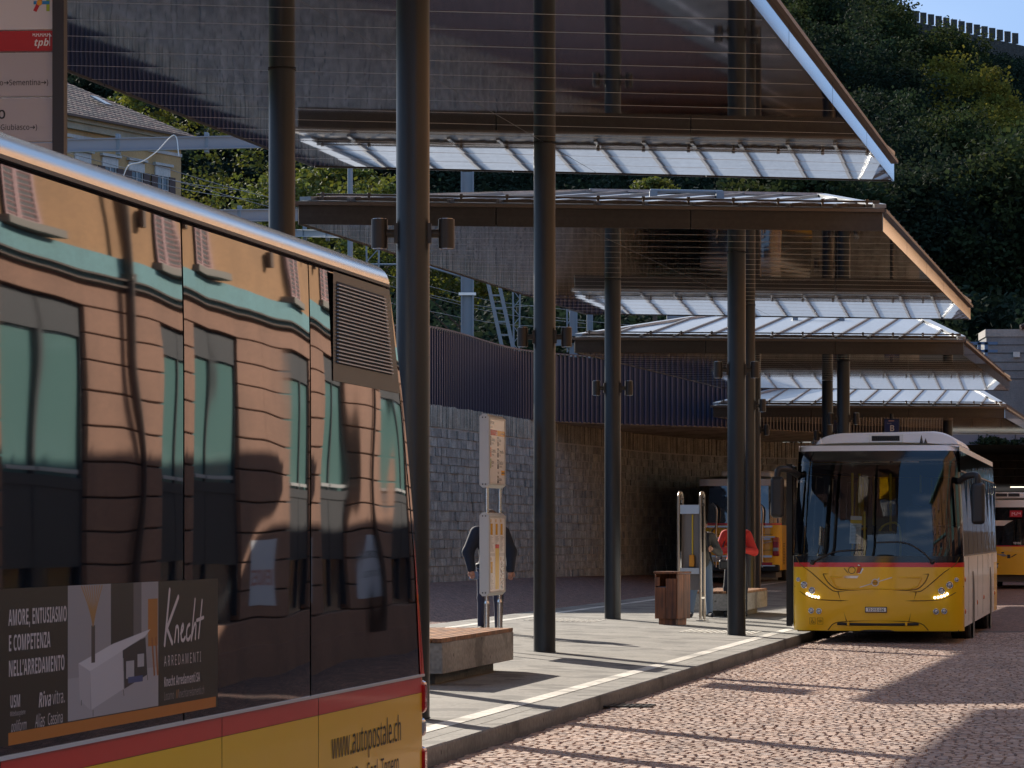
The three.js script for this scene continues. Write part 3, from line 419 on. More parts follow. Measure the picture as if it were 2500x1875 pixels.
// -- the parked bus seen from the front --
{
  const D = 47.6, CXB = 2142, S = FOCAL / D, X0 = (CXB - CX) / S, b = thing('city_bus', 'yellow bus with lit daytime lights, red stripe and black windscreen drawn up at the kerb', 'bus', [X0, 0, -D], -ALPHA);
  const hw = (y) => 1.275 - 0.045 * Math.max(0, y - 1.2), zf = (y) => y < 0.7 ? -0.05 * ((0.7 - y) / 0.5) ** 2 : -0.012 * (y - 0.7) - 0.05 * Math.max(0, y - 1.25) ** 2 - (y > 2.8 ? 1.6 * (y - 2.8) ** 2 + 0.25 * (y - 2.8) : 0);
  const spec = (y) => outline(hw(y), zf(y), -12, 0.24, 0.10);
  const Y = { a: 0.215, b: 1.165, c: 1.232, d: 1.33, e: 2.74, f: 2.90, g: 2.985 };
  part('front_panel', shellBand(spec, 'front', Y.a, Y.b, 10), mat.busYellow, b);
  part('red_stripe', shellBand(spec, 'front', Y.b, Y.c, 2), mat.busRed, b);
  part('windscreen_surround', shellBand(spec, 'front', Y.c, Y.d, 2), mat.busBlack, b); part('destination_band', shellBand(spec, 'front', Y.e, Y.f, 3), mat.busBlack, b);
  const ws = part('windscreen', shellBand(spec, 'front', Y.d, Y.e, 10), mat.windscreen, b, true);
  part('roof_edge', [shellBand(spec, 'front', Y.f, Y.g, 3)], mat.busWhite, b);
  for (const seg of ['right', 'left']) { const nm = seg === 'right' ? 'side_panel' : 'side_panel';
    part(nm, shellBand(spec, seg, 0.27, 1.33, 3, seg === 'right' ? -0.24 : -10.6, seg === 'right' ? -10.6 : -0.24), mat.busWhite, b);
    part('rear_side_panel', shellBand(spec, seg, 0.27, 1.15, 3, seg === 'right' ? -10.61 : -11.9, seg === 'right' ? -11.9 : -10.61), mat.busYellow, b);
    part('rear_side_panel', shellBand(spec, seg, 1.15, 1.33, 3, seg === 'right' ? -10.61 : -11.9, seg === 'right' ? -11.9 : -10.61), mat.busWhite, b);
    part('cantrail', shellBand(spec, seg, 2.58, 2.9, 3, seg === 'right' ? -0.24 : -11.9, seg === 'right' ? -11.9 : -0.24), mat.busSideGlass, b);
    part('roof_edge', shellBand(spec, seg, 2.9, 2.985, 2, seg === 'right' ? -0.24 : -11.9, seg === 'right' ? -11.9 : -0.24), mat.busWhite, b);
    const sx = seg === 'right' ? 1 : -1, n = 8; for (let i = 0; i < n; i++) { const za = -0.3 - i * 1.44, zb = za - 1.38; part('window', shellBand(spec, seg, 1.335, 2.575, 3, sx > 0 ? za : zb, sx > 0 ? zb : za), mat.busSideGlass, b); part('window_pillar', box(0.02, 1.24, 0.055, sx * (1.235), 1.955, zb - 0.03), mat.busBlack, b); }
  }
  part('window_rubber', [beam(V(1.273, 1.335, -0.3), V(1.273, 1.335, -11.8), 0.01, 0.018), beam(V(1.218, 2.6, -0.3), V(1.218, 2.6, -11.8), 0.012, 0.02)], mat.plastic, b);
  part('rear_wall', shellBand(spec, 'back', 0.27, 2.985, 4), mat.busYellow, b);
  const zr0 = zf(2.985); part('roof', gridGeo(10, 12, (s, t) => { const x = lerp(-1, 1, s), y = 2.985 + 0.07 * (1 - x ** 4); return V(x * hw(2.985), y - (t > 0.95 ? 0.03 : 0), lerp(-12, zr0, t) + (t > 0.99 ? 0.1 * (1 - x * x) : 0)); }), mat.busWhite, b);
  // air conditioning pod
  const ac = part('roof_pod', [new THREE.ExtrudeGeometry((() => { const s = new THREE.Shape(); s.moveTo(-0.95, 0); s.quadraticCurveTo(-0.86, 0.12, -0.55, 0.135); s.lineTo(0.78, 0.155); s.quadraticCurveTo(1.02, 0.14, 1.14, 0); s.closePath(); return s; })(), { depth: 3.0, bevelEnabled: true, bevelSize: 0.03, bevelThickness: 0.05, bevelSegments: 2 }).translate(0, 3.02, -3.7)], mat.busWhite, b);
  part('pod_grille_frame', box(0.52, 0.115, 0.02, 0.08, 3.10, -0.645), mat.alu, ac); const gm = []; for (let i = 0; i < 16; i++) gm.push(box(0.006, 0.07, 0.008, -0.13 + i * 0.027, 3.10, -0.628)); for (let i = 0; i < 4; i++) gm.push(box(0.42, 0.006, 0.008, 0.075, 3.07 + i * 0.02, -0.626)); part('grille_mesh', gm, mat.plastic, ac); part('grille_opening', box(0.42, 0.078, 0.004, 0.075, 3.10, -0.634), mat.darkGap, ac);
  for (const [x, z, h] of [[-1.0, -0.55, 0.09], [-0.9, -0.55, 0.1], [0.62, -0.5, 0.13], [0.68, -0.55, 0.08]]) part('antenna', new THREE.ConeGeometry(0.03, h, 10).translate(x, 3.02 + h / 2, z), x === -0.9 ? mat.busWhite : mat.plastic, b);
  // grooves and relief of the front panel (x, y in metres on the panel)
  const px = (u) => (u - CXB) / S, py = (v) => (1578 - v) / S;
  const grooves = [[[1942, 1363], [1953, 1380], [1978, 1398], [2035, 1445], [2046, 1447]], [[2046, 1447], [2238, 1447]], [[2340, 1363], [2331, 1380], [2306, 1398], [2249, 1445], [2238, 1447]], [[2047, 1447], [2068, 1520]], [[2237, 1447], [2219, 1520]], [[1938, 1434], [1960, 1452], [1985, 1464], [2020, 1468], [2052, 1469]], [[2349, 1434], [2326, 1452], [2300, 1464], [2266, 1468], [2232, 1469]], [[2022, 1541], [2035, 1526], [2068, 1520], [2219, 1520], [2252, 1526], [2266, 1541]], [[2010, 1404], [2267, 1404]], [[2010, 1404], [2022, 1424], [2042, 1440], [2062, 1443], [2220, 1443], [2240, 1440], [2258, 1424], [2267, 1404]], [[2052, 1469], [2232, 1469]]];
  for (const g of grooves) part('panel_gap', ribbonOn(spec, g.map(([u, v]) => [px(u), py(v)]), 0.0075, 0.001), mat.groove, b, true);
  part('bonnet_recess', (() => { const q = [[2028, 1412], [2250, 1412], [2240, 1434], [2222, 1440], [2058, 1440], [2040, 1434]].map(([u, v]) => frontPoint(spec, px(u), py(v), 0.012)); const L = []; for (let i = 0; i < q.length; i++) L.push(bar(q[i], q[(i + 1) % q.length], 0.012, 6)); return L; })(), mat.busYellow, b, true);
  part('bumper_slot', [tube([[2045, 1525.5], [2075, 1526.5], [2215, 1526.5], [2243, 1525.5]].map(([u, v]) => frontPoint(spec, px(u), py(v), 0.002)), 0.022, 6, 24).scale(1, 1, 1)], mat.darkGap, b, true);
  for (const u of [2072, 2213]) part('tow_cover', rbox(0.035, 0.06, 0.05, 0.012, px(u), py(1525), 0.08), mat.busYellow, b);
  for (const [u, v, r] of [[1949, 1418, 0.03], [1964, 1431, 0.046], [1983.5, 1444.5, 0.046], [2333, 1417.5, 0.03], [2317, 1430.5, 0.046], [2297.5, 1444.5, 0.046]]) roundLamp(b, spec, px(u), py(v), r);
  for (const [u, v] of [[1981.5, 1494], [2000.5, 1495], [2284.5, 1495], [2304, 1494]]) roundLamp(b, spec, px(u), py(v), 0.04, 'fog_light');
  for (const s of [[[1971, 1452.5], [1977, 1456], [1984, 1458.5], [1991.5, 1460], [1999, 1461]], [[2311.5, 1452], [2305, 1456], [2297.5, 1458.5], [2290, 1460], [2282, 1461]]]) for (const [u, v] of s) { const p = frontPoint(spec, px(u), py(v), 0.012); part('daytime_light', new THREE.SphereGeometry(0.019, 12, 8).translate(p.x, p.y, p.z - 0.008), mat.led, b, true); const l = new THREE.PointLight(0xfffff0, 0.0003); l.name = 'daytime_light_glow'; l.position.set(p.x, p.y, p.z + 0.03); l.castShadow = true; b.add(l); }
  const plate = canvasTex(512, 112, (g, w, h) => { g.fillStyle = '#e9e6dd'; g.fillRect(0, 0, w, h); g.strokeStyle = '#222'; g.lineWidth = 8; g.strokeRect(4, 4, w - 8, h - 8); text(g, 'TI·215 026', w / 2, h / 2 + 4, 92, '#161616', 'bold', 'center', 0.92); });
  part('number_plate', box(0.325, 0.085, 0.02, px(2140), py(1491), 0.104), mat.plastic, b); decal('number_plate_face', 0.31, 0.07, plate, b, [px(2140), py(1490.6), 0.116], null, { opaque: true });
  const horn = canvasTex(512, 320, (g, w, h) => { g.fillStyle = '#f3efe6'; g.beginPath(); g.moveTo(330, 20); g.lineTo(500, 20); g.lineTo(400, 210); g.lineTo(330, 210); g.closePath(); g.fill(); g.fillStyle = '#c05a08'; g.beginPath(); g.moveTo(330, 50); g.lineTo(430, 60); g.lineTo(370, 200); g.lineTo(300, 200); g.closePath(); g.fill(); g.strokeStyle = '#3b2a10'; g.lineWidth = 12; g.beginPath(); g.arc(205, 140, 70, 0, 7); g.stroke(); g.beginPath(); g.moveTo(40, 100); g.lineTo(130, 205); g.moveTo(330, 50); g.lineTo(430, 60); g.lineTo(370, 200); g.stroke(); const gr = g.createLinearGradient(0, 0, 340, 0); gr.addColorStop(0, 'rgba(243,239,230,0)'); gr.addColorStop(0.6, 'rgba(243,239,230,1)'); g.fillStyle = gr; g.beginPath(); g.moveTo(0, 258); g.lineTo(350, 258); g.lineTo(320, 310); g.lineTo(0, 310); g.fill(); });
  decal('post_horn_emblem', 0.36, 0.225, horn, b, [px(2087), py(1397), 0.094], [-0.05, 0, 0]);
  const maker = canvasTex(512, 192, (g, w, h) => { g.strokeStyle = '#d9d6cf'; g.lineWidth = 13; g.beginPath(); g.moveTo(10, 172); g.lineTo(500, 22); g.stroke(); g.fillStyle = '#c8920b'; g.beginPath(); g.arc(242, 100, 50, 0, 7); g.fill(); g.lineWidth = 14; g.beginPath(); g.arc(242, 100, 50, 0, 7); g.stroke(); g.beginPath(); g.moveTo(275, 62); g.lineTo(300, 36); g.lineTo(298, 66); g.stroke(); text(g, 'VOLVO', 242, 101, 27, '#2a2a2a', 'bold', 'center', 0.95); });
  decal('maker_emblem', 0.50, 0.19, maker, b, [px(2140), py(1424), 0.108], null);
  const pict = canvasTex(256, 128, (g) => { g.strokeStyle = '#5a4208'; g.lineWidth = 5; g.strokeRect(6, 6, 100, 112); g.strokeRect(146, 6, 100, 112); g.lineWidth = 8; g.beginPath(); g.arc(60, 76, 24, 0.2, 4.2); g.moveTo(52, 30); g.lineTo(54, 66); g.lineTo(78, 66); g.lineTo(88, 96); g.stroke(); g.beginPath(); g.arc(50, 22, 6, 0, 7); g.fill(); g.lineWidth = 6; g.beginPath(); g.ellipse(196, 62, 32, 20, 0, 0, 7); g.stroke(); g.beginPath(); g.arc(196, 62, 10, 0, 7); g.stroke(); });
  decal('pictograms', 0.215, 0.107, pict, b, [px(1994), py(1519.5), 0.049], [0.1, -0.11, 0]);
  decal('fleet_number', 0.155, 0.058, canvasTex(256, 96, (g) => text(g, '11471', 128, 50, 88, '#d8d8d4', '', 'center', 0.95)), b, [px(1955), py(1177), frontPoint(spec, px(1955), py(1177), 0.008).z + 0.004], [0, -0.42, 0]);
  // wipers, mirrors, door, wheels, underside
  for (const pts of [[[1984, 1376], [2010, 1362], [2040, 1350], [2110, 1345]], [[2276, 1374], [2255, 1352], [2212, 1328], [2140, 1327]]]) part('wiper', [tube(pts.map(([u, v]) => frontPoint(spec, px(u), py(v), 0.045)), 0.012, 6, 24), new THREE.SphereGeometry(0.04, 12, 8).translate(...frontPoint(spec, px(pts[0][0]), py(pts[0][1]), 0.03).toArray())], mat.plastic, b, true);
  for (const s of [-1, 1]) { const m = new THREE.Group(); m.name = 'wing_mirror'; b.add(m); const x = s * 1.49, yb = s < 0 ? 2.26 : 2.16; part('mirror_housing', rbox(0.2, 0.62, 0.15, 0.06, x, yb - 0.05, 0.04, 4), mat.plastic, m, true); part('mirror_arm', tube([V(s * 1.2, yb + 0.28, -0.22), V(s * 1.33, yb + 0.36, -0.05), V(x - s * 0.02, yb + 0.36, 0.04), V(x, yb + 0.24, 0.04)], 0.05, 10, 20), mat.plastic, m, true); part('mirror_glass', box(0.16, 0.5, 0.004, x, yb - 0.05, -0.038), mat.chrome, m); }
  part('front_door', [rbox(0.1, 2.42, 0.62, 0.03, -1.345, 1.49, -0.62)], mat.busBlack, b); part('door_edge', box(0.085, 2.44, 0.03, -1.345, 1.49, -0.29), mat.rubber, b);
  for (const s of [-1, 1]) { wheel(b, s * 1.1, 0.48, -2.72, 0.48, 0.3, s); wheel(b, s * 1.1, 0.48, -8.9, 0.48, 0.3, s); }
  for (const z of [-2.72, -8.9]) part('wheel_arch', new THREE.CylinderGeometry(0.6, 0.6, 0.03, 30, 1, false, Math.PI / 2, Math.PI).rotateX(0).rotateZ(Math.PI / 2).translate(1.268, 0.48, z), mat.underside, b);
  part('underbody', box(2.3, 0.25, 11.2, 0, 0.36, -6), mat.underside, b); part('front_valance', [tube([[-1.2, 0.21], [0, 0.205], [1.2, 0.21]].map(([x, y]) => frontPoint(spec, x, 0.22, -0.01)), 0.02, 6, 20)], mat.plastic, b);
  for (const [y, z] of [[0.98, -0.35], [0.5, -0.45], [0.56, -4.2], [0.6, -6.5], [0.6, -10.8]]) part('side_marker', new THREE.SphereGeometry(0.04, 12, 8).scale(0.35, 1, 1).translate(1.277, y, z), mat.amber, b);
  for (const z of [-1.5, -4.4, -6.2, -8.2, -9.8]) part('panel_gap', box(0.004, 0.98, 0.008, 1.275, 0.82, z), mat.plastic, b);
  // inside
  const inn = [box(2.3, 0.04, 11.4, 0, 0.48, -6.1)]; part('cabin_floor', inn, mat.floorGrey, b); part('cabin_lining', [box(0.03, 0.8, 11, -1.17, 0.95, -6), box(0.03, 0.8, 11, 1.17, 0.95, -6), box(2.3, 0.03, 11, 0, 2.72, -6.1), box(2.3, 2.2, 0.03, 0, 1.6, -11.6)], mat.interior, b);
  part('dashboard', rbox(2.2, 0.3, 0.55, 0.08, 0, 1.18, -0.5), mat.plastic, b);
  part('steering_wheel', new THREE.TorusGeometry(0.23, 0.018, 8, 28).rotateX(-0.9).translate(0.55, 1.5, -0.85), mat.plastic, b); part('driver_seat', [rbox(0.48, 0.75, 0.12, 0.05, 0.55, 1.7, -1.5), rbox(0.48, 0.12, 0.48, 0.05, 0.55, 1.25, -1.25), rbox(0.26, 0.2, 0.1, 0.04, 0.55, 2.18, -1.5)], mat.seatBlue, b);
  for (const [x, z, h] of [[-0.28, -1.1, 1.5], [0.02, -2.4, 2.1], [-0.45, -2.2, 2.1], [0.42, -3.4, 2.1], [-0.42, -4.6, 2.1], [0.45, -5.8, 2.1], [-0.5, -1.5, 2.1]]) part('grab_pole', cyl(0.02, 0.02, h, x, 0.5, z, 10), mat.yellowPole, b);
  part('hand_rail', [tube([V(-0.1, 1.1, -2), V(-0.1, 1.75, -2), V(0.15, 1.82, -2), V(0.2, 1.1, -2)], 0.02, 8, 24), tube([V(-0.6, 1.1, -3), V(-0.6, 1.7, -3), V(-0.4, 1.75, -3)], 0.02, 8, 20)], mat.yellowPole, b, true);
  for (let i = 0; i < 5; i++) for (const x of [-0.75, 0.75]) part('passenger_seat', [rbox(0.8, 0.7, 0.1, 0.04, x, 1.45, -4 - i * 1.3), rbox(0.8, 0.1, 0.45, 0.04, x, 1.02, -3.75 - i * 1.3)], mat.seatBlue, b);
  decal('fare_notice', 0.17, 0.42, canvasTex(128, 320, (g) => { g.fillStyle = '#c9c7c4'; g.fillRect(0, 0, 128, 320); g.fillStyle = '#e2b409'; g.fillRect(0, 46, 128, 40); g.fillStyle = '#666'; for (let i = 0; i < 12; i++) g.fillRect(12, 110 + i * 16, 60 + (i * 37) % 44, 5); }), b, [-0.37, 1.72, -0.55], [0, 0, -0.05], { opaque: true });
  part('ticket_machine', rbox(0.3, 0.5, 0.25, 0.04, 0.05, 1.45, -1.0), mat.interior, b);
  const lin2 = []; for (let i = 0; i < 3; i++) lin2.push(box(0.1, 0.012, 0.03, -0.05 + i * 0.2, 0.52, -1.25 - i * 0.02)); part('step_marking', lin2, mat.yellowPole, b);
}
// -- the near bus whose glossy flank mirrors the orange building --
{
  const b = thing('advertising_bus', 'long bus flank of dark mirror glass above red and yellow, with a furniture advert', 'bus', [-0.44, 0, -16.2], -ALPHA);
  const LEN = 12, zr = (y) => y < 0.95 ? 0 : 0.74 * Math.pow((y - 0.95) / 1.93, 1.25), tum = (y) => y > 2.2 ? -0.012 * ((y - 2.2) / 0.65) ** 2 : 0;
  const panel = (z0, z1, y0, y1, bul, seed, roll = 0.05) => { const w = Math.abs((typeof z1 === 'function' ? z1(1.8) : z1) - (typeof z0 === 'function' ? z0(1.8) : z0)), A = (y) => typeof z0 === 'function' ? z0(y) : z0, B = (y) => typeof z1 === 'function' ? z1(y) : z1;
    return gridGeo(72, 44, (s, t) => { const y = lerp(y0, y1, t), z = lerp(B(y), A(y), s), e = Math.min(s, 1 - s) * w, r = e < roll * 6 ? bul * 0.55 * (1 - e / (roll * 6)) ** 2 : 0; const wave = 0.00042 * (fbm(z * 1.1 + seed, y * 1.3, 0, 90, 2) - 0.5) * 2 + 0.00022 * (vn(z * 2.6, y * 2.2 + seed, 0, 95) - 0.5) * 2; return V(tum(y) + bul * (1 - (2 * s - 1) ** 2) - r + wave * 2.2, y, z); }, (s, t, v) => [v.z, v.y]); };
  const GY0 = 0.945, GY1 = 2.842;
  part('glass_panel', panel((y) => zr(y) + 0.03, 2.29, GY0, GY1, 0.0016, 1), mat.busGlass, b, true); part('glass_panel', panel(2.31, 4.19, GY0, GY1, 0.0018, 4), mat.busGlass, b, true); part('glass_panel', panel(4.21, 6.5, GY0, GY1, 0.0012, 7), mat.busGlass, b, true); part('glass_panel', panel(6.52, 9.0, GY0, GY1, 0.004, 9), mat.busGlass, b, true); part('glass_panel', panel(9.02, LEN, GY0, GY1, 0.004, 12), mat.busGlass, b, true);
  part('backing', quads([[V(-0.03, 0.3, LEN), V(-0.03, 0.3, 0.05), V(-0.03, 0.95, 0.05), V(-0.03, 0.95, LEN)], [V(-0.03, 0.95, LEN), V(-0.03, 0.95, 0.06), V(-0.03, 2.86, 0.85), V(-0.03, 2.86, LEN)]]), mat.underside, b);
  const lower = (z0, z1) => { part('skirt_panel', gridGeo(8, 4, (s, t) => V(-0.004 * t * 0 + 0.002, lerp(0.3, 0.853, t), lerp(z1, z0, s))), mat.busYellow, b); part('red_stripe', gridGeo(8, 2, (s, t) => V(0.0022, lerp(0.855, 0.932, t), lerp(z1, z0, s))), mat.busRed, b); };
  for (const [a, c] of [[0.09, 2.17], [2.178, 3.69], [3.698, 6.2], [6.208, 9], [9.008, LEN]]) lower(a, c);
  part('window_ledge', beam(V(0.004, 0.94, 0.06), V(0.004, 0.94, LEN), 0.016, 0.012), mat.aluPaint, b);
  // rounded rear corner: glass above, red and yellow below
  const corner = (y0, y1, n) => gridGeo(10, n, (s, t) => { const y = lerp(y0, y1, t), a = s * Math.PI / 2, R = 0.09; return V(-R + Math.cos(a) * R + 0.002 + tum(y), y, zr(y) + 0.09 - Math.sin(a) * R); });
  part('rear_corner', corner(0.3, 0.853, 4), mat.busYellow, b, true); part('rear_corner', corner(0.853, 0.93, 2), mat.busYellow, b, true); part('rear_pillar', corner(0.945, 2.85, 16), mat.busSideGlass, b, true);
  part('corner_flash', quads([[V(0.004, 0.945, 0.13), V(0.004, 0.945, 0.04), V(0.004, 1.62, 0.27), V(0.004, 1.62, 0.272)]]), mat.busRed, b);
  part('corner_flash', gridGeo(4, 2, (s, t) => { const y = lerp(0.94, 1.35, t), a = s * 1.1, R = 0.092; return V(-0.09 + Math.cos(a) * R + 0.004, y, zr(y) + 0.09 - Math.sin(a) * R * (1 - t)); }), mat.busYellow, b, true);
  part('rear_wall', gridGeo(6, 8, (s, t) => { const y = lerp(0.3, 2.86, t); return V(lerp(-0.08, -2.47, s), y, zr(y)); }), mat.busYellow, b); part('far_side', quads([[V(-2.55, 0.3, 0.1), V(-2.55, 0.3, LEN), V(-2.55, 2.86, LEN), V(-2.55, 2.86, 0.85)]]), mat.busWhite, b); part('front_wall', quads([[V(-2.55, 0.3, LEN), V(0, 0.3, LEN), V(0, 2.86, LEN), V(-2.55, 2.86, LEN)]]), mat.busBlack, b);
  part('roof', gridGeo(12, 4, (s, t) => V(lerp(-0.07, -2.48, s), 2.95 + 0.06 * Math.sin(Math.PI * s), lerp(LEN, 0.80, t))), mat.busWhite, b);
  part('roof_rail', gridGeo(10, 24, (s, t) => { const a = s * Math.PI / 2 * 1.06; return V(-0.10 + Math.cos(a) * 0.105, 2.85 + Math.sin(a) * 0.105, lerp(LEN, 0.82 - 0.0 * s, t)); }), mat.steel, b, true);
  part('roof_rail_end', gridGeo(10, 8, (s, t) => { const a = s * Math.PI / 2 * 1.06, c = t * Math.PI / 2, r = 0.105; return V(-0.10 + Math.cos(a) * r * (1 - 0.25 * t), 2.85 + Math.sin(a) * r * (1 - t * 0.55) - t * 0.05, 0.82 - Math.sin(c) * 0.10); }), mat.steel, b, true);
  part('drip_rail', beam(V(0.003, 2.845, 0.84), V(0.003, 2.845, LEN), 0.022, 0.014), mat.plastic, b);
  // ventilation louvres at the rear top
  const gv = new THREE.Group(); gv.name = 'vent_grille'; b.add(gv); const fr = (y0, y1) => quads([[V(0.0045, y0, 1.92), V(0.0045, y0, zr(y0) + 0.1), V(0.0045, y1, zr(y1) + 0.1), V(0.0045, y1, 1.92)]]); part('grille_frame', fr(2.34, 2.83), mat.darkFrame, gv); part('grille_opening', quads([[V(0.006, 2.42, 1.86), V(0.006, 2.42, zr(2.42) + 0.24), V(0.006, 2.79, zr(2.79) + 0.24), V(0.006, 2.79, 1.86)]]), mat.darkGap, gv);
  for (let i = 0; i < 22; i++) { const y = 2.428 + i * 0.0165; part('louvre', beam(V(0.011, y, 1.86), V(0.011, y, zr(y) + 0.24), 0.009, 0.005), mat.aluPaint, gv); }
  for (const [y, h] of [[0.83, 0.17], [0.5, 0.16]]) part('tail_light', rbox(0.1, h, 0.1, 0.03, -0.035, y, 0.045, 3), mat.redLens, b); part('tail_light', rbox(0.09, 0.1, 0.1, 0.03, -0.035, 0.675, 0.045, 3), mat.lens, b);
  // advert film on the lower glass
  const ad = canvasTex(2048, 320, (g, w, h) => {
    const P = (x) => x, ch = '#0d0d0e'; g.fillStyle = ch; g.fillRect(0, 0, w, h); g.translate(200, 0);
    g.fillStyle = '#8d8380'; g.fillRect(700, 0, 650, 292); g.fillStyle = '#9b918e'; g.fillRect(700, 200, 650, 92);
    g.fillStyle = '#17161a'; g.fillRect(995, 0, 165, 170); g.fillStyle = '#5a5352'; g.fillRect(1160, 0, 60, 150); g.fillStyle = '#a05f1c'; g.fillRect(1270, 40, 75, 110); g.strokeStyle = '#8a4a14'; g.lineWidth = 12; g.beginPath(); g.moveTo(1300, 130); g.lineTo(1320, 220); g.moveTo(1330, 130); g.lineTo(1345, 220); g.stroke();
    g.fillStyle = '#a89c98'; g.beginPath(); g.moveTo(770, 170); g.lineTo(850, 190); g.lineTo(850, 275); g.lineTo(780, 250); g.fill(); g.fillStyle = '#b5a9a5'; g.beginPath(); g.moveTo(850, 190); g.lineTo(1080, 150); g.lineTo(1085, 240); g.lineTo(860, 275); g.fill(); g.fillStyle = '#c3b8b3'; g.beginPath(); g.moveTo(770, 170); g.lineTo(1010, 135); g.lineTo(1290, 110); g.lineTo(1250, 125); g.lineTo(850, 190); g.fill(); g.fillStyle = '#1c1a22'; g.beginPath(); g.moveTo(1085, 152); g.lineTo(1250, 128); g.lineTo(1265, 215); g.lineTo(1092, 240); g.fill(); g.fillStyle = '#9f9693'; g.fillRect(1105, 178, 60, 40); g.fillRect(1190, 165, 50, 30); g.fillStyle = '#2b3a66'; g.fillRect(1120, 215, 110, 14); g.strokeStyle = '#4b4340'; g.lineWidth = 4; for (const p of [[790, 250, 790, 262], [870, 276, 870, 290], [1085, 242, 1090, 256], [1265, 216, 1268, 228]]) { g.beginPath(); g.moveTo(p[0], p[1]); g.lineTo(p[2], p[3]); g.stroke(); }
    g.fillStyle = '#3d3431'; g.fillRect(858, 90, 26, 82); g.strokeStyle = '#9a6a34'; g.lineWidth = 5; for (let i = 0; i < 9; i++) { g.beginPath(); g.moveTo(870, 92); g.quadraticCurveTo(850 + i * 5, 50, 790 + i * 18, 2); g.stroke(); }
    const c1 = '#b9a9a3'; text(g, 'AMORE, ENTUSIASMO', 330, 60, 46, c1, 'bold', 'left', 0.76); text(g, 'E COMPETENZA', 330, 112, 46, c1, 'bold', 'left', 0.76); text(g, 'NELL’ARREDAMENTO', 330, 164, 46, c1, 'bold', 'left', 0.76);
    text(g, 'USM', 340, 232, 36, c1, 'bold', 'left', 0.8); text(g, 'Möbelbausysteme', 340, 256, 14, c1, '', 'left', 0.8); text(g, 'Riva', 510, 236, 44, c1, 'bold', 'left', 0.9, 'italic'); text(g, 'vitra.', 600, 236, 40, c1, '', 'left', 0.9); text(g, 'poliform', 345, 282, 30, c1, '', 'left', 0.8, 'italic'); text(g, 'Alias', 490, 280, 38, c1, '', 'left', 0.75, 'italic'); text(g, 'Cassina', 570, 280, 34, c1, '', 'left', 0.85);
    g.strokeStyle = '#c3b2ab'; g.lineWidth = 13; g.lineCap = 'round'; g.lineJoin = 'round'; g.beginPath(); g.moveTo(1440, 22); g.lineTo(1400, 150); g.moveTo(1510, 40); g.lineTo(1418, 112); g.lineTo(1460, 148); g.stroke(); g.lineWidth = 9; g.beginPath(); g.moveTo(1480, 146); g.lineTo(1492, 112); g.quadraticCurveTo(1518, 100, 1510, 146); g.moveTo(1530, 128); g.quadraticCurveTo(1562, 116, 1548, 106); g.quadraticCurveTo(1526, 118, 1536, 142); g.quadraticCurveTo(1552, 150, 1566, 138); g.moveTo(1604, 108); g.quadraticCurveTo(1572, 112, 1580, 142); g.quadraticCurveTo(1594, 150, 1610, 136); g.moveTo(1650, 48); g.lineTo(1618, 146); g.quadraticCurveTo(1650, 92, 1658, 112); g.lineTo(1652, 144); g.moveTo(1710, 52); g.lineTo(1680, 142); g.moveTo(1664, 100); g.lineTo(1722, 94); g.stroke();
    text(g, 'A R R E D A M E N T I', 1395, 190, 34, c1, '', 'left', 0.98); text(g, 'Knecht Arredamenti SA', 1395, 238, 33, c1, 'bold', 'left', 0.8); text(g, 'Locarno', 1395, 272, 28, '#8b7f7a', '', 'left', 0.8); text(g, '//', 1490, 272, 28, '#a4631c', 'bold'); text(g, 'knechtarredamenti.ch', 1512, 272, 28, '#8b7f7a', '', 'left', 0.78);
    g.fillStyle = '#b0641c'; g.fillRect(330, 294, 1500, 26);
  });
  const adGeo = gridGeo(64, 2, (s, t) => V(0.0105, lerp(0.978, 1.478, t), lerp(6.98, 3.78, s)), (s, t) => [s, t]); const adm = new THREE.Mesh(adGeo, new THREE.MeshStandardMaterial({ map: ad, roughness: 0.45 })); adm.name = 'advert_film'; b.add(adm);
  decal('web_address', 1.42, 0.19, canvasTex(1024, 136, (g) => text(g, 'www.autopostale.ch', 0, 66, 118, '#1b1509', '', 'left', 0.93)), b, [0.0055, 0.70, 1.24], [0, Math.PI / 2, 0]);
  decal('operator_name', 1.5, 0.15, canvasTex(1024, 104, (g) => text(g, 'Damini Bus Sagl, Tenero', 0, 52, 88, '#2a2110', '', 'left', 0.95)), b, [0.0055, 0.535, 1.19], [0, Math.PI / 2, 0]);
  for (const z of [3, 9.5]) wheel(b, -0.16, 0.48, z, 0.48, 0.3, 1);
}
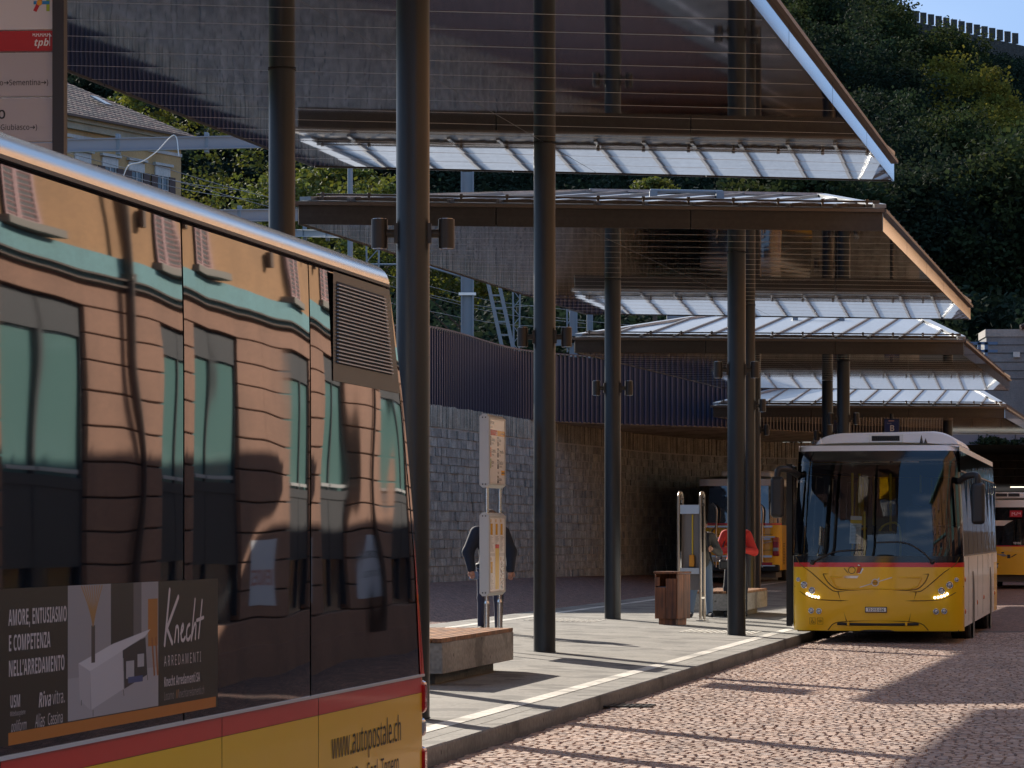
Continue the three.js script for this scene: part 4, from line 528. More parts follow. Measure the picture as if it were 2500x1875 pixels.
// -- minibus at the back with a bicycle rack --
{
  const d = 92.5, S = FOCAL / d, u0 = 1803, X = xAt(u0, d), y0 = levelAt(X, d), b = thing('rear_rack_minibus', 'yellow minibus seen from behind with a bicycle rack and dark rear window', 'minibus', [X, 0.2, -d], -ALPHA - 0.02);
  const W = 1.24, L = 7.6, H = 3.18;
  const body = (y0, y1, m, name, bulge = 0.06) => part(name, gridGeo(14, 4, (s, t) => { const y = lerp(y0, y1, t), x = lerp(-1, 1, s), hw = W - 0.06 * Math.max(0, (y - 1.4) / 1.6), e = Math.max(0, Math.abs(x) - 0.86) / 0.14; return V(x * hw, y, -0.22 * e * e - 0.10 * Math.max(0, (y - 1.2) / 1.9) ** 2 + bulge * (1 - x * x) * 0.4); }), m, b);
  body(0.42, 1.72, mat.busYellow, 'rear_panel'); body(1.72, 1.78, mat.busRed, 'red_stripe'); body(1.78, 2.86, mat.busSideGlass, 'rear_window'); body(2.86, 3.06, mat.busWhite, 'roof_cap');
  for (const s of [-1, 1]) { part('side_panel', quads([[V(s * W, 0.42, -0.22), V(s * W, 0.42, -L), V(s * (W - 0.02), 1.72, -L), V(s * (W - 0.02), 1.72, -0.22)]]), mat.busYellow, b); part('side_window', quads([[V(s * (W - 0.02), 1.72, -0.22), V(s * (W - 0.02), 1.72, -L), V(s * (W - 0.06), 2.86, -L), V(s * (W - 0.06), 2.86, -0.3)]]), mat.busSideGlass, b); part('side_roof_edge', quads([[V(s * (W - 0.06), 2.86, -0.3), V(s * (W - 0.06), 2.86, -L), V(s * (W - 0.1), 3.06, -L), V(s * (W - 0.1), 3.06, -0.3)]]), mat.busWhite, b); }
  part('roof', gridGeo(10, 4, (s, t) => { const x = lerp(-1, 1, s); return V(x * (W - 0.1), 3.06 + 0.09 * (1 - x ** 4), lerp(-0.15, -L, t)); }), mat.busWhite, b); part('roof_pod', [rbox(1.5, 0.2, 2.2, 0.09, 0.15, 3.2, -1.6, 3)], mat.busWhite, b);
  for (const s of [-1, 1]) { part('tail_light', rbox(0.2, 0.55, 0.09, 0.05, s * 1.09, 1.1, 0.0, 3), mat.redLens, b); part('reversing_light', rbox(0.16, 0.1, 0.02, 0.02, s * 1.09, 1.02, 0.045), mat.lens, b); part('indicator', rbox(0.17, 0.13, 0.02, 0.02, s * 1.09, 1.3, 0.045), mat.amber, b); wheel(b, s * 1.05, 0.4, -2.0, 0.42, 0.25, s); wheel(b, s * 1.05, 0.4, -6, 0.42, 0.25, s); }
  const lv = []; for (let i = 0; i < 14; i++) lv.push(box(0.008, 0.02, 0.35, W + 0.004, 0.6 + i * 0.045, -0.65)); part('side_louvre', lv, mat.groove, b);
  part('bumper', rbox(2.4, 0.22, 0.2, 0.06, 0, 0.47, -0.04, 3), mat.plastic, b); part('underbody', box(2.1, 0.3, L - 0.6, 0, 0.35, -L / 2), mat.underside, b);
  for (const y of [1.45, 1.0]) part('panel_gap', box(2.0, 0.012, 0.012, 0, y, 0.03), mat.groove, b);
  decal('number_plate', 0.42, 0.12, canvasTex(256, 72, (g, w, h) => { g.fillStyle = '#d9d7d0'; g.fillRect(0, 0, w, h); g.strokeStyle = '#333'; g.lineWidth = 5; g.strokeRect(2, 2, w - 4, h - 4); text(g, 'TI·79 706', w / 2, h / 2 + 2, 50, '#1b1b1b', 'bold', 'center', 0.9); }), b, [-0.55, 0.72, 0.24], null, { opaque: true });
  const rk = new THREE.Group(); rk.name = 'bicycle_rack'; b.add(rk); for (const x of [-0.62, 0.72]) { part('rack_upright', tube([V(x, 0.5, 0.22), V(x, 1.6, 0.22), V(x, 2.25, 0.26), V(x - 0.12, 2.35, 0.24)], 0.026, 8, 24), mat.alu, rk, true); part('rack_brace', [bar(V(x, 1.7, 0.22), V(x - 0.3, 1.35, 0.05), 0.02), bar(V(x, 1.2, 0.22), V(x + 0.25, 1.25, 0.05), 0.018)], mat.alu, rk, true); }
  part('rack_beam', [beam(V(-1.0, 1.68, 0.1), V(1.0, 1.68, 0.1), 0.04, 0.05), beam(V(-1.0, 1.36, 0.14), V(0.95, 1.32, 0.14), 0.04, 0.05), beam(V(-1.0, 0.82, 0.2), V(1.0, 0.82, 0.2), 0.05, 0.06)], mat.alu, rk); part('rack_tray', [box(0.5, 0.03, 0.2, 0.85, 1.38, 0.3), box(0.5, 0.03, 0.2, 0.85, 0.55, 0.3)], mat.alu, rk); part('rack_light', box(0.3, 0.1, 0.04, 0.88, 0.6, 0.34), mat.redLens, rk);
}
// -- minibus at the picture's edge, seen from the front --
{
  const d = 97, S = FOCAL / d, X = xAt(2500, d), b = thing('badge_minibus', 'yellow minibus with a red badge on its dark windscreen parked behind the bus', 'minibus', [X, -0.02, -d], -ALPHA);
  const W = 1.15, zf = (y) => y < 1.2 ? 0 : -0.28 * ((y - 1.2) / 1.5) ** 1.3, spec = (y) => outline(W - 0.05 * Math.max(0, y - 1.3), zf(y), -7.5, 0.3, 0.16);
  part('front_panel', shellBand(spec, 'front', 0.45, 1.3, 8), mat.busYellow, b); part('red_stripe', shellBand(spec, 'front', 1.3, 1.335, 1), mat.busRed, b); part('windscreen', shellBand(spec, 'front', 1.335, 2.5, 8), mat.busSideGlass, b, true); part('roof_edge', shellBand(spec, 'front', 2.5, 2.72, 4), mat.busWhite, b);
  for (const s of ['left', 'right']) { const z = s === 'left' ? [-7.4, -0.3] : [-0.3, -7.4]; part('side_panel', shellBand(spec, s, 0.45, 1.3, 2, ...z), mat.busYellow, b); part('side_window', shellBand(spec, s, 1.3, 2.5, 2, ...z), mat.busSideGlass, b); part('roof_side', shellBand(spec, s, 2.5, 2.72, 2, ...z), mat.busWhite, b); }
  part('roof', gridGeo(8, 6, (s, t) => { const x = lerp(-1, 1, s); return V(x * 1.08, 2.72 + 0.06 * (1 - x ** 4), lerp(-0.4, -7.5, t)); }), mat.busWhite, b); part('roof_pod', [rbox(1.5, 0.2, 1.8, 0.09, -0.2, 2.86, -1.5, 3)], mat.busWhite, b); part('pod_window', [box(0.34, 0.1, 0.02, -0.7, 2.88, -0.59), box(0.34, 0.1, 0.02, -0.32, 2.88, -0.59)], mat.plastic, b);
  const grille = (pts, name, m = mat.plastic) => { const c = pts.map(([x, y]) => frontPoint(spec, x, y, 0.01)); part(name, quads([c]), m, b); };
  grille([[-1.02, 0.98], [-0.35, 0.98], [-0.2, 1.08], [-1.05, 1.02]], 'upper_grille'); grille([[-0.9, 0.62], [0.9, 0.62], [0.8, 0.8], [-0.8, 0.8]], 'lower_grille'); grille([[-0.5, 0.95], [0.5, 0.95], [0.5, 1.06], [-0.5, 1.06]], 'upper_grille');
  for (const s of [-1, 1]) { const g = new THREE.Group(); g.name = 'headlight'; b.add(g); const L = [[0.5, 1.03], [0.62, 1.0], [0.95, 1.12], [1.0, 1.26]].map(([x, y]) => frontPoint(spec, s * x * 0.98, y, 0.014)); part('lens', quads([s > 0 ? L : L.reverse()]), mat.lens, g); roundLamp(b, spec, s * 0.82, 0.7, 0.05, 'fog_light'); wheel(b, s * 1.0, 0.4, -1.2, 0.4, 0.24, s); wheel(b, s * 1.0, 0.4, -6, 0.4, 0.24, s); }
  part('badge', new THREE.SphereGeometry(0.05, 12, 8).scale(1.3, 0.6, 0.4).translate(-0.62, 1.12, 0.1), mat.seatBlue, b);
  decal('windscreen_badge', 0.37, 0.21, canvasTex(256, 144, (g, w, h) => { g.fillStyle = '#b3141c'; g.fillRect(0, 0, w, h); g.strokeStyle = '#f3ecec'; g.lineWidth = 8; g.beginPath(); g.moveTo(48, 120); g.lineTo(48, 46); g.lineTo(76, 66); g.lineTo(104, 46); g.lineTo(104, 96); g.lineTo(150, 96); g.lineTo(150, 60); g.lineTo(164, 46); g.lineTo(192, 68); g.lineTo(220, 48); g.lineTo(220, 92); g.stroke(); }), b, [-0.24, 2.30, 0.09], [-0.3, 0, 0], { opaque: true });
  decal('fleet_number', 0.3, 0.1, canvasTex(256, 84, (g) => text(g, '10196', 128, 44, 78, '#d8d8d4', 'bold', 'center', 0.95)), b, [-0.2, 1.41, 0.16], [-0.1, 0, 0]);
  part('underbody', box(1.9, 0.3, 7, 0, 0.38, -3.8), mat.underside, b); part('dashboard_blind', box(0.9, 0.16, 0.004, -0.5, 2.02, 0.0).rotateX(0), mat.signWhite, b);
}
// ---------- benches ----------
function bench(nearRight, label) {
  const [X, d] = nearRight, y = levelAt(X, d), L = 3.6, W = 0.95, t = thing('concrete_bench', label, 'bench', [X, y, -d], -ALPHA, 'benches of concrete and wooden slats');
  part('concrete_block', rbox(W, 0.3, L, 0.008, -W / 2, 0.265, -L / 2), mat.benchConcrete, t); part('plinth', box(W - 0.3, 0.13, L - 0.7, -W / 2, 0.05, -L / 2), mat.kerb, t);
  const n = 9, p = W / n; for (let i = 0; i < n; i++) part('seat_slat', rbox(p - 0.016, 0.042, L + 0.03, 0.005, -W + p * (i + 0.5), 0.437, -L / 2), i % 2 ? mat.woodSlat : mat.woodSlatB, t);
  return t;
}
bench([-0.67, 30.8], 'concrete bench with a slatted wooden seat next to the thick column'); bench([4.08, 56.1], 'concrete bench with a slatted wooden seat behind the person in red');
// ---------- wooden litter bin ----------
{
  const [X, d] = [xAt(1642, 51), 51], t = thing('litter_bin', 'square brown wooden litter bin with a slot near the top', 'litter bin', [X, levelAt(X, d), -d], -0.60), w = 0.4;
  part('plinth', box(0.32, 0.1, 0.32, 0, 0.05, 0), mat.woodDark, t);
  for (let s = 0; s < 4; s++) { const g = new THREE.Group(); g.name = 'side_board'; g.rotation.y = s * Math.PI / 2; t.add(g); const slot = s === 0; // boards of each face
    const bs = slot ? [[-0.1, 0.196, 0.1, 0.60], [0.1, 0.196, 0.1, 0.74], [-0.155, 0.09, 0.62, 0.76]] : [[-0.1, 0.196, 0.1, 0.81], [0.1, 0.196, 0.1, 0.81]];
    for (const [x, ww, y0, y1] of bs) part('board', rbox(ww, y1 - y0, 0.022, 0.004, x, (y0 + y1) / 2, w / 2), mat.woodDark, g); }
  part('inner_bin', [box(0.34, 0.5, 0.34, 0, 0.36, 0)], mat.galv, t); part('lid', rbox(0.44, 0.035, 0.44, 0.006, 0, 0.835, 0), mat.woodDark, t);
}
// ---------- bus stop sign with two double-faced panels ----------
{
  const d = 38.2, X = xAt(1176, d), y = levelAt(X, d), t = thing('bus_stop_sign', 'aluminium bus stop sign with two stacked timetable panels on twin posts', 'sign', [X, y, -d], -ALPHA), L = 1.02, TH = 0.115;
  for (const z of [-0.06 - 0.1, -0.06 - 0.9]) { part('post', [cyl(0.026, 0.026, 2.05, 0.03, 0.62, z, 16), cyl(0.034, 0.034, 0.6, 0.03, 0.0, z, 16), cyl(0.034, 0.026, 0.03, 0.03, 0.6, z, 16)], mat.steel, t, true); part('base_plate', cyl(0.06, 0.06, 0.012, 0.03, 0, z, 20), mat.steel, t, true); }
  const face = (h, draw) => canvasTex(512, Math.round(512 * h / (L - 0.1)), draw);
  const top = face(0.82, (g, w, h) => { g.fillStyle = '#ece5e1'; g.fillRect(0, 0, w, h); g.fillStyle = '#f6f2ee'; g.fillRect(0, 0, w, h * 0.165); text(g, 'Bellinzona', 10, h * 0.06, 34, '#333', 'bold', 'left', 0.8); text(g, 'Stazione', 10, h * 0.125, 22, '#444'); g.fillStyle = '#b2281c'; g.fillRect(0, h * 0.17, w * 0.49, h * 0.085); g.fillStyle = '#e2a423'; g.fillRect(w * 0.5, h * 0.17, w * 0.5, h * 0.085); text(g, 'tpb', w * 0.4, h * 0.215, 34, '#f2e8e2', 'bold', 'left', 1, 'italic'); text(g, 'AutoPostale', w * 0.72, h * 0.215, 22, '#222', 'bold');
    const item = (x, yy, c, n, a, b) => { g.fillStyle = c; g.fillRect(x, h * yy, w * 0.09, h * 0.145); text(g, n, x + w * 0.045, h * yy + h * 0.05, 30, '#eee', 'bold', 'center', 0.8); text(g, a, x + w * 0.11, h * (yy + 0.05), 34, '#2b2624', 'bold', 'left', 0.75); text(g, b, x + w * 0.11, h * (yy + 0.105), 20, '#3d3734', '', 'left', 0.8); };
    item(0, 0.27, '#4c443e', '1', 'Giubiasco', '(Camorino)'); item(0, 0.445, '#d9702c', '2', 'S. Antonino', '(Cadenazzo)'); item(0, 0.62, '#97a63c', '3', 'Artore', '(Castelli)'); item(w * 0.5, 0.27, '#5e5550', '193', 'Airolo', '(Biasca)'); item(w * 0.5, 0.445, '#5e5550', '214', 'S. Bernardino', '(Thusis)'); item(w * 0.5, 0.62, '#5e5550', '221', 'Coira/Chur', '(S. Bernardino)'); g.fillStyle = '#e6a51c'; g.fillRect(w * 0.76, h * 0.785, w * 0.24, h * 0.075); text(g, 'AutoPostale', w * 0.8, h * 0.822, 18, '#222', 'bold'); text(g, 'da', w * 0.53, h * 0.825, 26, '#333', 'bold'); item(w * 0.5, 0.875, '#5e5550', '311', 'Locarno', '(Tenero)'); });
  const low = face(0.93, (g, w, h) => { g.fillStyle = '#d5cecb'; g.fillRect(0, 0, w, h); for (let c = 0; c < 3; c++) for (let r = 0; r < 2; r++) { const x = 8 + c * (w / 3), yy = 8 + r * h * 0.51, ww = w / 3 - 14, hh = h * 0.47; g.fillStyle = '#f3eeea'; g.fillRect(x, yy, ww, hh); g.fillStyle = '#d5a018'; g.fillRect(x + ww * 0.1, yy + 8, ww * 0.18, 22); if (!(r && c)) g.fillRect(x + ww * 0.08, yy + hh * 0.16, ww * 0.5, hh * 0.32); g.fillStyle = '#6a625e'; for (let k = 0; k < 14; k++) g.fillRect(x + 10, yy + hh * 0.52 + k * hh * 0.032, ww * (0.3 + 0.5 * h2(k, c, r)), 2); } g.fillStyle = '#d9433a'; g.fillRect(w * 0.36, h * 0.37, w * 0.26, h * 0.05); g.fillStyle = '#e9bd2e'; g.fillRect(w * 0.36, h * 0.42, w * 0.26, h * 0.55); for (let k = 0; k < 60; k++) { g.fillStyle = ['#7d4a66', '#43707d', '#a8563c', '#70704a'][k % 4]; g.fillRect(w * (0.7 + 0.24 * h2(k, 1)), h * (0.56 + 0.38 * h2(k, 2)), 14, 10); } });
  for (const [y0, y1, tx] of [[1.99, 2.87, top], [0.69, 1.69, low]]) { const p = new THREE.Group(); p.name = 'sign_panel'; p.position.set(0.03, y0, 0); t.add(p); const h = y1 - y0; const sh = new THREE.Shape(); const c = 0.035; sh.moveTo(-TH / 2 + c, 0); sh.lineTo(TH / 2 - c, 0); sh.lineTo(TH / 2, c); sh.lineTo(TH / 2, h - c); sh.lineTo(TH / 2 - c, h); sh.lineTo(-TH / 2 + c, h); sh.lineTo(-TH / 2, h - c); sh.lineTo(-TH / 2, c); sh.closePath();
    part('housing', new THREE.ExtrudeGeometry(sh, { depth: L, bevelEnabled: false }).translate(0, 0, -L), mat.aluPaint, p); for (const k of [0.04, h - 0.04]) for (const x of [-0.018, 0.018]) part('screw', cyl(0.008, 0.008, 0.006, 0, 0, 0, 10).rotateX(Math.PI / 2).translate(x, k, 0.003), mat.darkGap, p, true);
    for (const s of [1, -1]) decal('printed_face', L - 0.1, h - 0.1, tx, p, [s * (TH / 2 + 0.002), h / 2, -L / 2], [0, s * Math.PI / 2, 0], { opaque: true, m: { roughness: 0.25 } });
    part('face_frame', [box(0.012, 0.02, L - 0.06, TH / 2 + 0.004, 0.045, -L / 2), box(0.012, 0.02, L - 0.06, TH / 2 + 0.004, h - 0.045, -L / 2), box(0.012, h - 0.11, 0.02, TH / 2 + 0.004, h / 2, -0.035), box(0.012, h - 0.11, 0.02, TH / 2 + 0.004, h / 2, -L + 0.035)], mat.aluPaint, p); }
}
// ---------- glazed display stand ----------
{
  const d = 53.5, X = xAt(1688, d), y = levelAt(X, d), t = thing('display_stand', 'tall aluminium display stand with rounded end frames and an orange ticket device', 'display stand', [X, y, -d], -0.35), W = 0.38, H = 2.14;
  for (const x of [-W / 2, W / 2]) { const g = new THREE.Group(); g.name = 'end_frame'; g.position.x = x; t.add(g); const r = 0.06, z = 0.11; const pts = [V(0, 0.02, z), V(0, 0.9, z), V(0, H - r, z), V(0, H, z - r), V(0, H, -z + r), V(0, H - r, -z), V(0, 0.9, -z), V(0, 0.02, -z)]; const c = new THREE.CurvePath(); for (let i = 0; i < pts.length - 1; i++) c.add(new THREE.LineCurve3(pts[i], pts[i + 1])); part('frame_tube', new THREE.TubeGeometry(c, 120, 0.024, 8, false), mat.bronze, g, true); for (const yy of [0.38, 1.93, H - 0.1]) part('cross_rail', box(0.03, 0.03, 0.2, 0, yy, 0), mat.steel, g); part('end_glass', box(0.006, 1.5, 0.2, 0, 1.22, 0), mat.busSideGlass, g); part('floor_plate', box(0.12, 0.012, 0.34, 0, 0.006, 0), mat.steel, g); for (const zz of [-0.14, 0.14]) part('anchor_bolt', cyl(0.014, 0.014, 0.03, 0, 0.012, zz, 8), mat.steel, g, true); }
  part('back_panel', box(W - 0.04, 1.42, 0.02, 0, 1.22, -0.02), M([0.24, 0.20, 0.17], 0.35, 0.3), t); part('top_rail', box(W - 0.03, 0.15, 0.05, 0, 1.86, 0.08), mat.alu, t); part('bottom_rail', box(W - 0.03, 0.1, 0.05, 0, 0.83, 0.08), mat.alu, t); part('divider', box(0.022, 0.9, 0.02, 0.02, 1.32, 0.0), mat.yellowPole, t); part('ticket_device', [rbox(0.085, 0.2, 0.05, 0.012, 0.02, 1.0, 0.04), rbox(0.055, 0.05, 0.01, 0.004, 0.02, 1.055, 0.068)], mat.deviceOrange, t); part('device_holder', box(0.1, 0.02, 0.06, 0.02, 0.89, 0.04), mat.plastic, t);
}
function arrowText(g, bits, x, y, px, color, sx) { g.save(); g.font = `${px}px ${FONT}`; g.fillStyle = g.strokeStyle = color; g.textAlign = 'left'; g.textBaseline = 'middle'; g.lineWidth = px * 0.09; const W = (b) => b === '>' ? px * 0.72 : g.measureText(b).width * sx; let c = x - bits.reduce((a, b) => a + W(b), 0); for (const b of bits) { const w = W(b); if (b === '>') { g.beginPath(); g.moveTo(c + w * 0.08, y); g.lineTo(c + w * 0.9, y); g.moveTo(c + w * 0.62, y - px * 0.2); g.lineTo(c + w * 0.9, y); g.lineTo(c + w * 0.62, y + px * 0.2); g.stroke(); } else { g.save(); g.translate(c, y); g.scale(sx, 1); g.fillText(b, 0, 0); g.restore(); } c += w; } g.restore(); }
// ---------- big timetable totem ----------
{
  const d = 21.6, s = FOCAL / d, X = xAt(160, d), y = levelAt(X, d), t = thing('timetable_totem', 'tall white line-plan totem with a red band and a dark frame', 'sign', [X, y, -d], -0.06), W = 1.5, HT = 5.75;
  part('frame_post', box(0.078, HT, 0.12, -0.039, HT / 2, 0), mat.darkFrame, t); part('frame_post', box(0.078, HT, 0.12, -W + 0.039, HT / 2, 0), mat.darkFrame, t); part('frame_head', box(W, 0.08, 0.12, -W / 2, HT + 0.04, 0), mat.darkFrame, t); part('frame_base', box(W - 0.16, 0.5, 0.1, -W / 2, 0.25, 0), mat.darkFrame, t);
  const yv = (v) => EYE - (v - HZ) * d / FOCAL - y, w = W - 0.156, pix = 1024 / w;
  const row = (v0, v1, name, bg, draw) => { const a = yv(v1) + 0.003, b = yv(v0) - 0.003, h = b - a; part(name, box(w, h, 0.05, -W / 2, (a + b) / 2, 0.005), M(bg, 0.4), t); if (draw) decal('print', w, h, canvasTex(1024, Math.round(h * pix), (g, ww, hh) => draw(g, ww, hh, hh / (v1 - v0))), t, [-W / 2, (a + b) / 2, 0.0325]); };
  row(-60, 74, 'header_board', [0.62, 0.575, 0.55], (g, ww, hh, k) => { const X0 = (u) => ww - (133 - u) * k, Yv = (v) => (v + 60) * k; g.lineWidth = 9 * k; g.lineCap = 'butt'; const ln = (c, pts, lw) => { g.strokeStyle = c; g.lineWidth = lw * k; g.beginPath(); pts.forEach(([u, v], i) => i ? g.lineTo(X0(u), Yv(v)) : g.moveTo(X0(u), Yv(v))); g.stroke(); }; ln('#9fb326', [[120, -20], [120, 29]], 8); ln('#1379b8', [[84, 8], [124, 8]], 8); ln('#b3121a', [[110, -18], [87, 29]], 9); g.fillStyle = '#e09a1e'; g.beginPath(); g.arc(X0(98.5), Yv(8), 7 * k, 0, 7); g.fill(); });
  row(75, 126, 'red_band', [0.42, 0.012, 0.008], (g, ww, hh, k) => { const X0 = (u) => ww - (133 - u) * k; text(g, 'tpb', X0(82), (105 - 75) * k, 25 * k, '#e3d9d4', 'bold', 'left', 0.95, 'italic'); g.strokeStyle = '#e3d9d4'; g.lineWidth = 1.8 * k; g.beginPath(); const yb = 14 * k, yt = 8 * k; let u = 81; g.moveTo(X0(u), yb); for (let i = 0; i < 5; i++) { g.lineTo(X0(u), yt); g.lineTo(X0(u + 2.5), yt + 2 * k); g.lineTo(X0(u + 5), yt); g.lineTo(X0(u + 5), yb); g.lineTo(X0(u + 9.4), yb); u += 9.4; } g.lineTo(X0(124), yt); g.lineTo(X0(124), 39 * k); g.stroke(); });
  row(128, 237, 'line_board', [0.42, 0.375, 0.36], (g, ww, hh, k) => { arrowText(g, ['(', '>', 'Monte Carasso', '>', 'Sementina', '>', ')'], ww - 12 * k, (203 - 128) * k, 19.5 * k, '#1d1a19', 0.86); });
  row(239, 347, 'line_board', [0.42, 0.375, 0.36], (g, ww, hh, k) => { text(g, 'CAMORINO', ww - 119 * k, (280 - 239) * k, 31 * k, '#181615', 'bold', 'right', 0.9); arrowText(g, ['(', '>', 'Giubiasco', '>', ')'], ww - 40 * k, (312 - 239) * k, 19.5 * k, '#1d1a19', 0.86); });
  row(349, 458, 'line_board', [0.42, 0.375, 0.36]); row(460, 569, 'line_board', [0.42, 0.375, 0.36]); row(571, 1300, 'map_board', [0.5, 0.46, 0.44]);
}
// ---------- blue letter sign ----------
{
  const d = 84, X = xAt(2177, d), y = levelAt(X, d), s = FOCAL / d, yv = (v) => EYE - (v - HZ) * d / FOCAL - y, t = thing('platform_letter_sign', 'dark blue platform sign with a white letter B above the bus roof', 'sign', [X, y, -d], -0.05);
  part('post', cyl(0.05, 0.05, yv(1010), 0, 0, -0.08, 16), mat.column, t, true); part('sign_box', rbox(0.41, yv(1022) - yv(1068), 0.08, 0.01, 0, (yv(1022) + yv(1068)) / 2, 0), mat.signBlue, t);
  decal('letter_face', 0.37, 0.42, canvasTex(256, 290, (g) => { g.fillStyle = '#1a3780'; g.fillRect(0, 0, 256, 290); g.strokeStyle = '#5f6b90'; g.lineWidth = 4; g.strokeRect(8, 34, 240, 248); text(g, 'Corsia', 40, 62, 30, '#c9cfdd', '', 'left', 0.95); text(g, 'B', 132, 150, 150, '#dfe3ea', 'bold', 'center'); g.fillStyle = '#c9a9a0'; g.fillRect(70, 6, 100, 18); }), t, [0, (yv(1022) + yv(1068)) / 2, 0.042], null, { opaque: true });
  const t2 = thing('platform_letter_sign', 'dark blue platform sign half hidden behind the columns', 'sign', [xAt(2043, 88), levelAt(xAt(2043, 88), 88), -88], 0.0); part('post', cyl(0.05, 0.05, 4.4, 0, 0, -0.08, 16), mat.column, t2, true); part('sign_box', rbox(0.55, 0.75, 0.08, 0.01, 0, 4.6, 0), mat.signBlue, t2);
}
// ---------- people ----------
function body(bones, size, centre, res, colorOf) { // one surface from tapered capsules joined smoothly
  const mc = new MarchingCubes(res, new THREE.MeshStandardMaterial(), false, false, 90000); mc.isolation = 0;
  const pa = V(), d0 = V(), n = res, k = 0.035, pos = (i) => -1 + 2 * i / n; const half = size / 2;
  const pre = bones.map((b) => ({ ...b, ab: b.q.clone().sub(b.p), l2: Math.max(1e-9, b.q.distanceToSquared(b.p)) }));
  const dist = (x, y, z) => { let m = 1e3; for (const b of pre) { const ax = x - b.p.x, ay = y - b.p.y, az = z - b.p.z, h = clamp((ax * b.ab.x + ay * b.ab.y + az * b.ab.z) / b.l2), dx = ax - b.ab.x * h, dy = ay - b.ab.y * h, dz = (az - b.ab.z * h) * (b.f ?? 1), e = Math.sqrt(dx * dx + dy * dy + dz * dz) - lerp(b.r, b.s, h), kk = b.k ?? k; const u = clamp(0.5 + 0.5 * (m - e) / kk); m = lerp(m, e, u) - kk * u * (1 - u); } return m; };
  for (let z = 0; z < n; z++) for (let y = 0; y < n; y++) for (let x = 0; x < n; x++) mc.field[x + y * n + z * n * n] = -dist(centre.x + pos(x) * half, centre.y + pos(y) * half, centre.z + pos(z) * half);
  mc.update(); const c = mc.count, P = new Float32Array(c * 3), N = new Float32Array(mc.normalArray.subarray(0, c * 3)), C = new Float32Array(c * 3);
  for (let i = 0; i < c; i++) { const x = centre.x + mc.positionArray[i * 3] * half, y = centre.y + mc.positionArray[i * 3 + 1] * half, z = centre.z + mc.positionArray[i * 3 + 2] * half; P[i * 3] = x; P[i * 3 + 1] = y; P[i * 3 + 2] = z; C.set(colorOf(x, y, z, pre), i * 3); }
  const g = new THREE.BufferGeometry(); g.setAttribute('position', new THREE.BufferAttribute(P, 3)); g.setAttribute('normal', new THREE.BufferAttribute(N, 3)); g.setAttribute('color', new THREE.BufferAttribute(C, 3)); g.setAttribute('uv', new THREE.BufferAttribute(new Float32Array(c * 2), 2)); return g;
}
const cloth = M([1, 1, 1], 0.85, 0, { vertexColors: true, bumpMap: grainBump, bumpScale: 0.001 }), SKIN = [0.42, 0.22, 0.15];
function nearestColor(x, y, z, pre) { let m = 1e3, c = null; for (const b of pre) { const ax = x - b.p.x, ay = y - b.p.y, az = z - b.p.z, h = clamp((ax * b.ab.x + ay * b.ab.y + az * b.ab.z) / b.l2), dx = ax - b.ab.x * h, dy = ay - b.ab.y * h, dz = az - b.ab.z * h, e = Math.sqrt(dx * dx + dy * dy + dz * dz) - lerp(b.r, b.s, h); if (e < m) { m = e; c = b.c; } } return c; }
function handBones(w, e, c, side) { // wrist, elbow -> palm, four fingers and a thumb, slightly curled
  const dir = w.clone().sub(e).normalize(), out = new THREE.Vector3().crossVectors(dir, V(0, 0, 1)).normalize().multiplyScalar(side), B = (p, q, r, s) => ({ p, q, r, s, c, k: 0.006 }), L = [], palm = w.clone().addScaledVector(dir, 0.075);
  L.push({ p: w.clone(), q: palm.clone(), r: 0.028, s: 0.036, c, k: 0.015, f: 1.1 }); const front = V(0, 0, 1);
  [[-0.027, 0.066], [-0.009, 0.076], [0.009, 0.072], [0.026, 0.056]].forEach(([o, l]) => { const a = palm.clone().addScaledVector(out, o), m = a.clone().addScaledVector(dir, l * 0.55).addScaledVector(front, 0.008), t = m.clone().addScaledVector(dir, l * 0.4).addScaledVector(front, 0.03); L.push(B(a, m, 0.0095, 0.0088), B(m, t, 0.0088, 0.0075)); });
  const ta = w.clone().addScaledVector(dir, 0.03).addScaledVector(out, -0.028), tm = ta.clone().addScaledVector(dir, 0.035).addScaledVector(out, -0.022).addScaledVector(front, 0.012), tt = tm.clone().addScaledVector(dir, 0.035).addScaledVector(front, 0.018); L.push(B(ta, tm, 0.012, 0.0105), B(tm, tt, 0.0105, 0.009)); return L;
}
